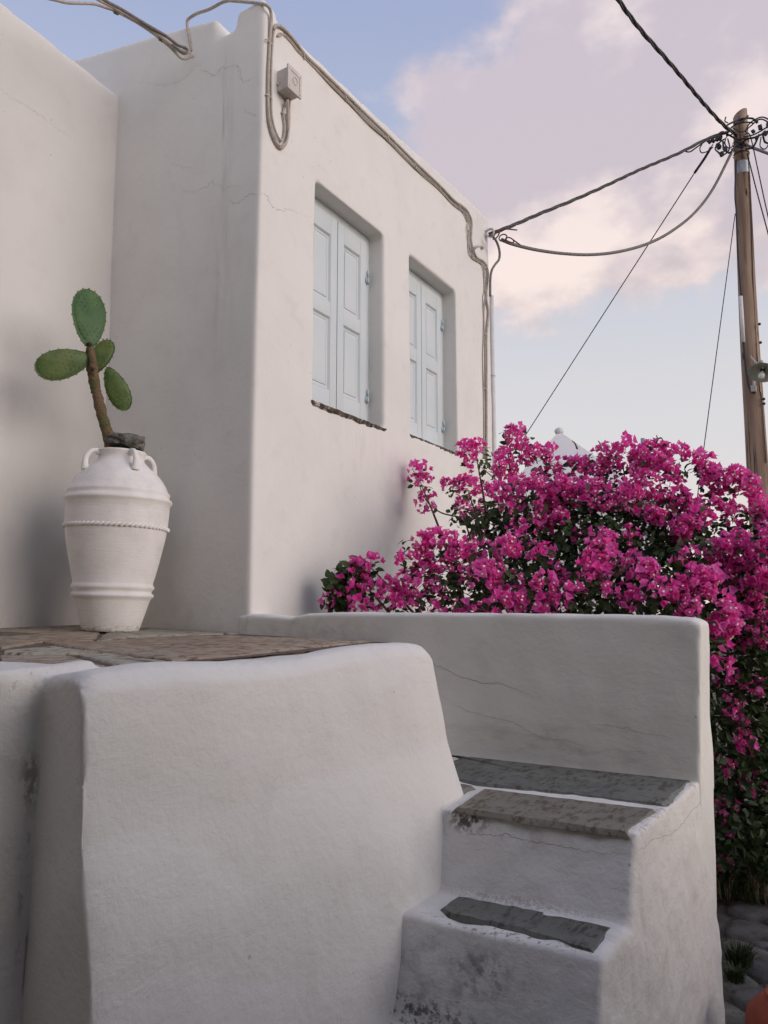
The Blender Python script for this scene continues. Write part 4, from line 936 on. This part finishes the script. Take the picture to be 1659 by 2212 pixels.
# ================================================================= bougainvillea
def bract_shape(L, w, fold, curl):
    """one pointed, folded papery bract; base at origin, grows along +x, up +z"""
    rows = [(0.0, .30), (.24, .98), (.48, .90), (.74, .44), (1.0, 0.0)]; V = []
    for t, q in rows:
        z = curl*t*t*L
        if q == 0: V.append((L*t, 0, z))
        else: V += [(L*t, -w*q*.5, z+fold*q*w), (L*t, 0, z-.0*w), (L*t, w*q*.5, z+fold*q*w)]
    Fc = []
    for k in range(3): Fc += [(k*3, k*3+1, k*3+4, k*3+3), (k*3+1, k*3+2, k*3+5, k*3+4)]
    Fc += [(9, 10, 12), (10, 11, 12)]
    return np.array(V), Fc
def basis(n, spin):
    n = unit(n); t = np.cross(n, [0, 0, 1.0]); t = np.array([1.0, 0, 0]) if np.linalg.norm(t) < 1e-3 else unit(t); b = np.cross(n, t)
    x = math.cos(spin)*t+math.sin(spin)*b; return np.stack([x, np.cross(n, x), n], 1)
def make_spray(rr, nfl, R):
    V, Fc, mi, ti = [], [], [], []
    for k in range(nfl):
        z = rr.uniform(-.25, 1); a = rr.uniform(0, 6.28); q = math.sqrt(max(0, 1-z*z)); n = np.array([q*math.cos(a), q*math.sin(a), z]); c = n*R*rr.uniform(.55, 1.05)*np.array([1, 1, .85])
        Bm = basis(n+np.array([rr.uniform(-.4, .4) for _ in range(3)]), rr.uniform(0, 6.28)); s = rr.uniform(.8, 1.2); tint = rr.uniform(0, 1)
        opn = rr.uniform(.35, 1.05)
        o = len(V); e_ = Bm[:, 0]*.0012; V += [np.zeros(3)-e_, np.zeros(3)+e_, c+e_, c-e_]; Fc.append((o, o+1, o+2, o+3)); mi.append(0); ti += [.2]*4
        for j in range(3):
            L, w = .0305*s*rr.uniform(.9, 1.12), .028*s*rr.uniform(.9, 1.1); Pv, Pf = bract_shape(L, w, rr.uniform(.12, .38), rr.uniform(-.15, .35))
            ca, sa = math.cos(opn), math.sin(opn); Pv = np.stack([Pv[:, 0]*ca-Pv[:, 2]*sa*.0-Pv[:, 2]*sa, Pv[:, 1], Pv[:, 0]*sa*.75+Pv[:, 2]*ca], 1)
            al = j*2.094+rr.uniform(-.25, .25); cc, ss = math.cos(al), math.sin(al); Pv = np.stack([Pv[:, 0]*cc-Pv[:, 1]*ss, Pv[:, 0]*ss+Pv[:, 1]*cc, Pv[:, 2]], 1)
            W = Pv@Bm.T+c; o = len(V); V += list(W); Fc += [tuple(i+o for i in f) for f in Pf]; mi += [0]*len(Pf); ti += [tint]*len(W)
        if rr.random() < .45:                                # small cream true flower in the middle
            o = len(V); e = .0042; h = .021*s; Q = np.array([(-e, -e, h), (e, -e, h), (e, e, h), (-e, e, h), (0, 0, h*.2)])@Bm.T+c; V += list(Q); Fc += [(o, o+1, o+2, o+3), (o, o+1, o+4), (o+1, o+2, o+4), (o+2, o+3, o+4), (o+3, o, o+4)]; mi += [1]*5; ti += [0]*5
    return np.array(V), Fc, np.array(mi), np.array(ti)
def spray_mesh(name, V, Fc, mi, ti):
    me = bpy.data.meshes.new(name); me.from_pydata(V.tolist(), [], Fc); me.materials.append(M['bract']); me.materials.append(M['petal']); me.polygons.foreach_set('material_index', mi.astype(np.int32))
    at_ = me.attributes.new('tint', 'FLOAT', 'POINT'); at_.data.foreach_set('value', ti.astype(np.float32)); me.update(); return me
# u, v, radius(px), depth plane Y, blossom density, leaf density
BL = [(1092, 935, 26, 4.30, 1, .5), (1122, 958, 34, 4.3, 1, .6), (1165, 985, 42, 4.3, 1.1, .6), (1030, 990, 36, 4.1, 1, .7), (1003, 975, 16, 4.1, 1, .5), (1078, 1018, 46, 4.2, 1.1, .8), (1012, 1062, 40, 4.05, .9, .8), (975, 1058, 20, 4.0, 1, .8), (893, 1015, 19, 4.05, 1.5, .4), (908, 1042, 22, 4.05, 1.4, .5), (922, 1066, 17, 4.05, .7, .9), (930, 1090, 14, 4.05, .1, 1.0),
      (1235, 1025, 38, 4.35, 1.2, .6), (1195, 1025, 30, 4.35, 1, .7), (1290, 1005, 46, 4.4, 1.2, .6), (1345, 1000, 44, 4.4, 1.3, .5), (1405, 1000, 46, 4.4, 1.2, .6), (1455, 1000, 34, 4.4, 1.1, .6), (1425, 1040, 56, 4.3, 1.6, .5), (1508, 1012, 28, 4.4, 1.2, .8), (1530, 1035, 30, 4.4, .7, 1.0), (1575, 1050, 38, 4.4, 1.4, .7), (1605, 1045, 24, 4.4, 1.6, .4), (1555, 1078, 22, 4.4, .8, .9), (1470, 1085, 26, 4.3, .3, 1.2),
      (1480, 1120, 40, 4.3, 1.3, .7), (1530, 1115, 40, 4.3, 1.2, .7), (1500, 1150, 50, 4.2, 1.2, .8), (1590, 1125, 30, 4.4, .8, 1.0), (1628, 1115, 36, 4.4, 1.3, .7), (1668, 1125, 40, 4.4, 1.2, .7), (1690, 1180, 60, 4.3, 1, 1),
      (1150, 1080, 60, 4.1, .9, 1.0), (1222, 1080, 60, 4.2, 1.0, .9), (1292, 1080, 60, 4.2, 1.1, .9), (1362, 1090, 56, 4.2, 1.0, .9), (1420, 1110, 50, 4.2, .7, 1.1), (1080, 1100, 52, 4.0, .8, 1.1), (1030, 1130, 44, 4.0, .35, 1.2), (1000, 1110, 30, 4.0, .4, 1.2), (1140, 1150, 50, 4.0, .6, 1.1), (1220, 1150, 50, 4.05, .35, 1.2), (1290, 1150, 46, 4.05, .25, 1.2), (1370, 1160, 46, 4.1, .2, 1.2), (1440, 1180, 46, 4.1, .25, 1.2),
      (765, 1242, 38, 3.50, .10, 4.5), (742, 1262, 36, 3.5, .12, 4.5), (728, 1295, 28, 3.5, .6, 3.0), (800, 1225, 20, 3.5, .9, .9), (790, 1285, 36, 3.45, 1.2, .9), (835, 1295, 34, 3.45, 1.3, .7), (870, 1310, 28, 3.45, 1, .8),
      (898, 1195, 40, 3.55, 1.2, .7), (880, 1235, 36, 3.5, 1.3, .7), (950, 1190, 42, 3.6, 1.2, .7), (920, 1255, 40, 3.5, .9, 1.0), (985, 1200, 40, 3.6, 1.1, .8), (970, 1255, 46, 3.5, .8, 1.1), (1035, 1195, 36, 3.65, 1.1, .7), (1085, 1195, 34, 3.65, 1.2, .7), (1030, 1250, 46, 3.55, .8, 1.1), (920, 1305, 36, 3.45, .9, .9), (985, 1305, 36, 3.45, .9, .9), (1050, 1305, 36, 3.45, .8, 1), (1090, 1250, 40, 3.6, .6, 1.1), (1110, 1305, 36, 3.5, .9, .9), (1170, 1225, 42, 3.7, .8, 1.0), (1190, 1290, 42, 3.55, 1.0, .9), (1150, 1310, 34, 3.5, .9, .9),
      (1285, 1185, 40, 3.8, 1.2, .8), (1310, 1225, 42, 3.75, 1.1, .8), (1270, 1250, 40, 3.7, .7, 1.1), (1240, 1300, 40, 3.55, .7, 1.0), (1310, 1295, 40, 3.6, .5, 1.1), (1370, 1230, 44, 4.0, .15, 1.2), (1360, 1300, 36, 3.7, .5, 1.2), (1420, 1245, 38, 3.75, 1.1, .8), (1470, 1250, 42, 3.75, 1.3, .7), (1520, 1280, 46, 3.75, 1.4, .7), (1430, 1300, 42, 3.65, .9, .9), (1490, 1310, 36, 3.65, 1.2, .8), (1545, 1330, 34, 3.7, 1.4, .7), (1560, 1375, 28, 3.7, 1.3, .7), (1552, 1410, 20, 3.7, 1.1, .8), (1545, 1440, 14, 3.7, .8, 1.0),
      (1490, 1200, 46, 3.95, .3, 1.2), (1560, 1180, 46, 4.1, 1.1, .8), (1600, 1200, 46, 4.1, 1.3, .7), (1640, 1240, 50, 4.1, 1.3, .7), (1665, 1190, 46, 4.1, 1.2, .7), (1590, 1250, 44, 4.1, .9, .9), (1620, 1300, 46, 4.15, .8, 1.0), (1670, 1310, 50, 4.15, 1.0, .8), (1560, 1240, 40, 4.1, .8, 1.0),
      (1590, 1350, 46, 4.35, .35, 1.3), (1650, 1370, 50, 4.35, .4, 1.3), (1590, 1430, 56, 4.45, .15, 1.3), (1660, 1440, 56, 4.45, .22, 1.3), (1575, 1500, 50, 4.5, .45, 1.3), (1640, 1510, 56, 4.5, .35, 1.3), (1570, 1580, 50, 4.5, .35, 1.3), (1640, 1590, 56, 4.5, .3, 1.3), (1580, 1660, 56, 4.55, .15, 1.3), (1660, 1670, 56, 4.55, .12, 1.3), (1580, 1740, 56, 4.6, .10, 1.4), (1660, 1750, 60, 4.6, .10, 1.4), (1580, 1820, 56, 4.6, .12, 1.4), (1660, 1830, 56, 4.6, .05, 1.4), (1580, 1890, 50, 4.6, .0, 1.5), (1660, 1900, 50, 4.6, .0, 1.5)]
MASS = [(1120, 1200, 130, 4.15), (1250, 1200, 140, 4.2), (1380, 1190, 130, 4.35), (1480, 1230, 120, 4.35), (1580, 1260, 120, 4.5), (1680, 1260, 130, 4.5), (1000, 1270, 100, 3.85), (1120, 1280, 100, 3.95), (1250, 1290, 100, 4.0), (1390, 1290, 110, 4.1), (1500, 1320, 100, 4.2), (1600, 1400, 120, 4.75), (1700, 1420, 130, 4.75), (1600, 1560, 120, 4.85), (1700, 1600, 130, 4.85), (1600, 1720, 120, 4.95), (1700, 1760, 130, 4.95), (1610, 1850, 90, 4.95), (1700, 1880, 100, 4.95), (1300, 1120, 90, 4.45), (1430, 1130, 80, 4.5), (1180, 1120, 90, 4.4), (1070, 1130, 70, 4.25)]
def bougainvillea():
    rr = random.Random(21); rs = np.random.default_rng(21)
    base = (-1.2, 4.6, GROUND); root = empty('bougainvillea', base); tag(root, 'large magenta flowering bougainvillea spilling over the low wall beside the house', 'shrub')
    protos = [make_spray(rr, rr.randint(10, 16), rr.uniform(.045, .068)) for _ in range(12)]
    meshes = [spray_mesh('blossom_spray', *p) for p in protos]
    sprays, leaves = [], []
    toward = unit([.45, -.75, .45])
    def ok(p):   # stay off the house and the parapet, out of the street in front
        if p[0] < XC+.05: return False
        if p[1] < 3.23 and p[2] < .02: return False
        if p[1] < 3.30 and p[0] < -.3 and p[2] < -.02: return False
        if p[2] < GROUND+.05: return False
        return True
    for u, v, rp, Y, db, dl in BL:
        if u < 1060 and v < 1140: Y += .5+.0012*(1060-u)*.3          # the sprays that climb along the house wall
        c = ony(u, v, Y); s = np.linalg.norm(c)/FPX; R = rp*s
        if c[0]-R < XC+.03: c = c+np.array([XC+.03-(c[0]-R), 0, 0])*.6
        area = R*R*4; db = db*(.45 if v > 1380 and u > 1560 else 1.0)
        for _ in range(int(round(db*area/(.10**2)*.72+rr.random()*.8))):
            d = rs.normal(size=3); d /= np.linalg.norm(d); d = unit(d+toward*.75); p = c+d*R*rr.uniform(.50, .88)*np.array([1, .9, 1])
            if ok(p): sprays.append((p, unit(d*.8+toward*.5+np.array([0, 0, .2]))))
        for _ in range(int(dl*area/(.05**2)*2.6)):
            d = rs.normal(size=3); d /= np.linalg.norm(d); q = rr.random()**.45; p = c+d*R*q*1.02-toward*R*.12
            if ok(p): leaves.append((p, d, rr.uniform(.6, 1.6) if dl > 3.5 else rr.uniform(.2, 1), rr.uniform(.028, .05)*(1.3 if dl > 1.9 else 1)))
    for u, v, rp, Y in MASS:
        c = ony(u, v, Y); R = rp*np.linalg.norm(c)/FPX
        for _ in range(int(R*R*4/(.05**2)*2.6)):
            d = rs.normal(size=3); d /= np.linalg.norm(d); p = c+d*R*rr.random()**.33*np.array([1, .7, 1])
            if ok(p): leaves.append((p, d, rr.uniform(0, .35), rr.uniform(.032, .055)))
    for c, R in (((-1.0, 4.05, -.55), .45), ((-1.7, 4.0, -.5), .45), ((-1.0, 4.25, -1.0), .42), ((-1.7, 4.2, -1.0), .42), ((-2.25, 3.9, -.5), .3), ((-.75, 4.45, -.9), .4)):
        for _ in range(int(R*R*4/(.05**2)*1.6)):
            d = rs.normal(size=3); d /= np.linalg.norm(d); p = np.array(c)+d*R*rr.random()**.33
            if ok(p): leaves.append((p, d, rr.uniform(0, .5), rr.uniform(.032, .055)))
    # blossoms: the ones nearest the eye are objects, the rest one joined part
    sprays.sort(key=lambda q: np.linalg.norm(q[0])+rr.uniform(0, .5)); rootinv = Matrix.Translation(-Vector(base))
    rest = []
    for i, (p, n) in enumerate(sprays):
        k = rr.randrange(12); Bm = basis(n, rr.uniform(0, 6.28)); s = rr.uniform(.85, 1.2)
        if i < 298:
            o = bpy.data.objects.new('blossom_spray', meshes[k]); COL.objects.link(o); m = Matrix(Bm.tolist()).to_4x4(); o.matrix_world = Matrix.Translation(Vector(p))@m@Matrix.Scale(s, 4)
            o.parent = root; o.matrix_parent_inverse = rootinv
        else: rest.append((k, p, Bm*s))
    V, Fc, mi, ti, off = [], [], [], [], 0
    for k, p, B in rest:
        v, f, m, t = protos[k]; V.append(v@B.T+p); Fc += [tuple(i+off for i in q) for q in f]; mi.append(m); ti.append(t); off += len(v)
    if V:
        o = link('blossoms', spray_mesh('blossoms', np.concatenate(V), Fc, np.concatenate(mi), np.concatenate(ti))); part_of(o, root); o['kind'] = 'stuff'
    # leaves: folded ovate blades
    V, Fc, ti, off = [], [], [], 0
    shape = np.array([(0, 0, 0), (.35, -.30, .08), (.35, 0, 0), (.35, .30, .08), (.72, -.20, .03), (.72, 0, -.03), (.72, .20, .03), (1, 0, -.12)]); LF = [(0, 1, 2), (0, 2, 3), (1, 4, 5, 2), (2, 5, 6, 3), (4, 7, 5), (5, 7, 6)]
    for p, d, t, L in leaves:
        n = unit(d*.6+np.array([.15, -.3, .55])+rs.normal(size=3)*.45); Bm = basis(n, rr.uniform(0, 6.28)); Bm = Bm*L*1.15
        V.append(shape@Bm.T+p); Fc += [tuple(i+off for i in q) for q in LF]; ti += [t]*8; off += 8
    me = bpy.data.meshes.new('foliage'); me.from_pydata(np.concatenate(V).tolist(), [], Fc); me.materials.append(M['leaf']); a = me.attributes.new('tint', 'FLOAT', 'POINT'); a.data.foreach_set('value', np.array(ti, np.float32)); me.update()
    o = link('foliage', me); part_of(o, root); o['kind'] = 'stuff'
    print('bougainvillea', len(sprays), 'sprays', len(leaves), 'leaves')
    # wood
    feet = [(-1.9, 4.3), (-1.2, 4.6), (-.7, 4.9), (-.35, 4.95), (-1.5, 4.0)]
    for i, (u, v, rp, Y, db, dl) in enumerate(BL):
        if i % 3 or v > 1330 or u > 1440: continue
        c = ony(u, v, Y); f = min(feet, key=lambda q: abs(q[0]-c[0])+.3*rr.random()); a = np.array([f[0]+rr.uniform(-.1, .1), f[1]+rr.uniform(-.1, .1), GROUND]); m1 = a+(c-a)*.45+np.array([rr.uniform(-.1, .1), .25, .25]); m2 = a+(c-a)*.8+np.array([0, .12, .12])
        part_of(mesh_obj('branch', *tube_geo([a, m1, m2, c], [.022, .014, .008, .003], 6, 5), M['twig'], None, True), root)
    for px, Y in [([(1010, 1120), (968, 1112), (950, 1106), (930, 1092), (914, 1070), (905, 1045), (890, 1010)], 4.6), ([(1210, 1262), (1190, 1255), (1230, 1240), (1290, 1225)], 3.72), ([(1330, 1250), (1345, 1225), (1352, 1205)], 3.7), ([(1325, 1245), (1350, 1232), (1362, 1215)], 3.7), ([(1310, 1240), (1335, 1215), (1340, 1195)], 3.7), ([(1090, 1060), (1075, 1040), (1040, 1010)], 4.0),
                  ([(1300, 975), (1297, 960), (1292, 952)], 4.4), ([(1415, 965), (1420, 950), (1418, 940)], 4.4), ([(1420, 952), (1410, 946)], 4.4), ([(1418, 950), (1428, 946), (1432, 952)], 4.4), ([(1355, 965), (1357, 950)], 4.4), ([(1470, 975), (1476, 962), (1480, 955)], 4.4), ([(1247, 970), (1242, 958), (1236, 952)], 4.35)]:
        part_of(mesh_obj('twig', *tube_geo([ony(u, v, Y) for u, v in px], [.006, .0045, .0025], 5, 4), M['twig'], None, True), root)
bougainvillea()

# ================================================================= foot of the hedge: soil strip, kerb, weeds, pot
def foot():
    V, Fc = [], []; n = 24
    for i in range(n+1):
        x = -.95+2.4*i/n
        for y, z in ((4.52, GROUND+.005), (4.58, GROUND+.05), (4.75, GROUND+.07), (5.5, GROUND+.09)): V.append((x, y+.02*mnoise.noise((x*4, y, 0)), z+.02*mnoise.noise((x*9, y*9, 3))))
    for i in range(n): Fc += [(i*4+j, i*4+4+j, i*4+5+j, i*4+1+j) for j in range(3)]
    o = mesh_obj('soil_bed', V, Fc, M['soil'], None, True); tag(o, 'strip of reddish soil at the foot of the bougainvillea', kind='structure')
foot()
def weed(x, y, n, h, lab, mat='weed', name='weed_tuft', z=GROUND+.02, seed=1, cat='weed'):
    r = random.Random(seed); V, Fc, ti = [], [], []
    for _ in range(n):
        a = r.uniform(0, 6.28); q = r.uniform(0, .6)*h; p = np.array([x+q*math.cos(a), y+q*math.sin(a), z]); L = h*r.uniform(.5, 1.1); lean = np.array([math.cos(a), math.sin(a), 0])*L*r.uniform(.2, .7); w = np.array([-math.sin(a), math.cos(a), 0])*r.uniform(.0022, .0055); o = len(V); m = p+lean*.4+np.array([0, 0, L*.6]); t = p+lean+np.array([0, 0, L*.85])
        V += [p-w*.5, p+w*.5, m-w, m+w, t]; Fc += [(o, o+1, o+3, o+2), (o+2, o+3, o+4)]; ti += [r.random()]*5
    o = mesh_obj(name, V, Fc, M[mat]); a = o.data.attributes.new('tint', 'FLOAT', 'POINT'); a.data.foreach_set('value', np.array(ti, np.float32)); tag(o, lab, cat)
w1 = onz(1600, 2095, GROUND); weed(w1[0], w1[1], 240, .085, 'small green weed tuft between the street cobbles', seed=1)
w2 = onz(1590, 2130, GROUND); weed(w2[0], w2[1], 160, .06, 'low weed growing in the cobbles, nearest the stair wall', seed=2)
w3 = onz(1640, 1965, GROUND); weed(w3[0], w3[1]+.1, 90, .10, 'dry straw tuft at the edge of the soil bed', 'dry', seed=3, z=GROUND+.05)
for i, (u, v) in enumerate([(1570, 1930), (1600, 1900), (1640, 1920), (1600, 1850), (1655, 1860), (1560, 1860)]):
    q = ony(u, v, 4.55); weed(q[0], q[1], 60, .17, ('dry straw coloured','tall green','bleached dry','thin green','tangled dry','short green')[i]+' grass tuft at the foot of the bougainvillea, '+('nearest the stair wall','second from the stair wall','close to the soil edge','higher up among the leaves','at the picture edge','behind the nearest tuft')[i], 'weed' if i % 2 else 'dry', 'grass_tuft', GROUND+.05, 10+i, 'grass'); bpy.context.scene.collection.objects[-1]['group'] = 'grass at the hedge foot'
def pot():
    tp = at(1700, 2158, 2.9); c = np.array([tp[0], tp[1], GROUND]); h = tp[2]-GROUND; root = empty('clay_pot', c); tag(root, 'rounded terracotta red pot at the bottom right corner beside the stairs', 'pot')
    V, Fc = lathe([(r, z*h) for r, z in [(.0, .0), (.07, .0), (.078, .04), (.105, .3), (.124, .6), (.126, .72), (.118, .84), (.098, .93), (.07, .975), (.060, 1.0), (.065, 1.04), (.058, 1.05), (.050, 1.02), (.048, .9)]], 40)
    mesh_obj('pot_body', V, Fc, M['terracotta'], root, True); V, Fc = lathe([(0, .93*h), (.05, .93*h)], 20); mesh_obj('soil', V, Fc, M['soil'], root, True)
pot()
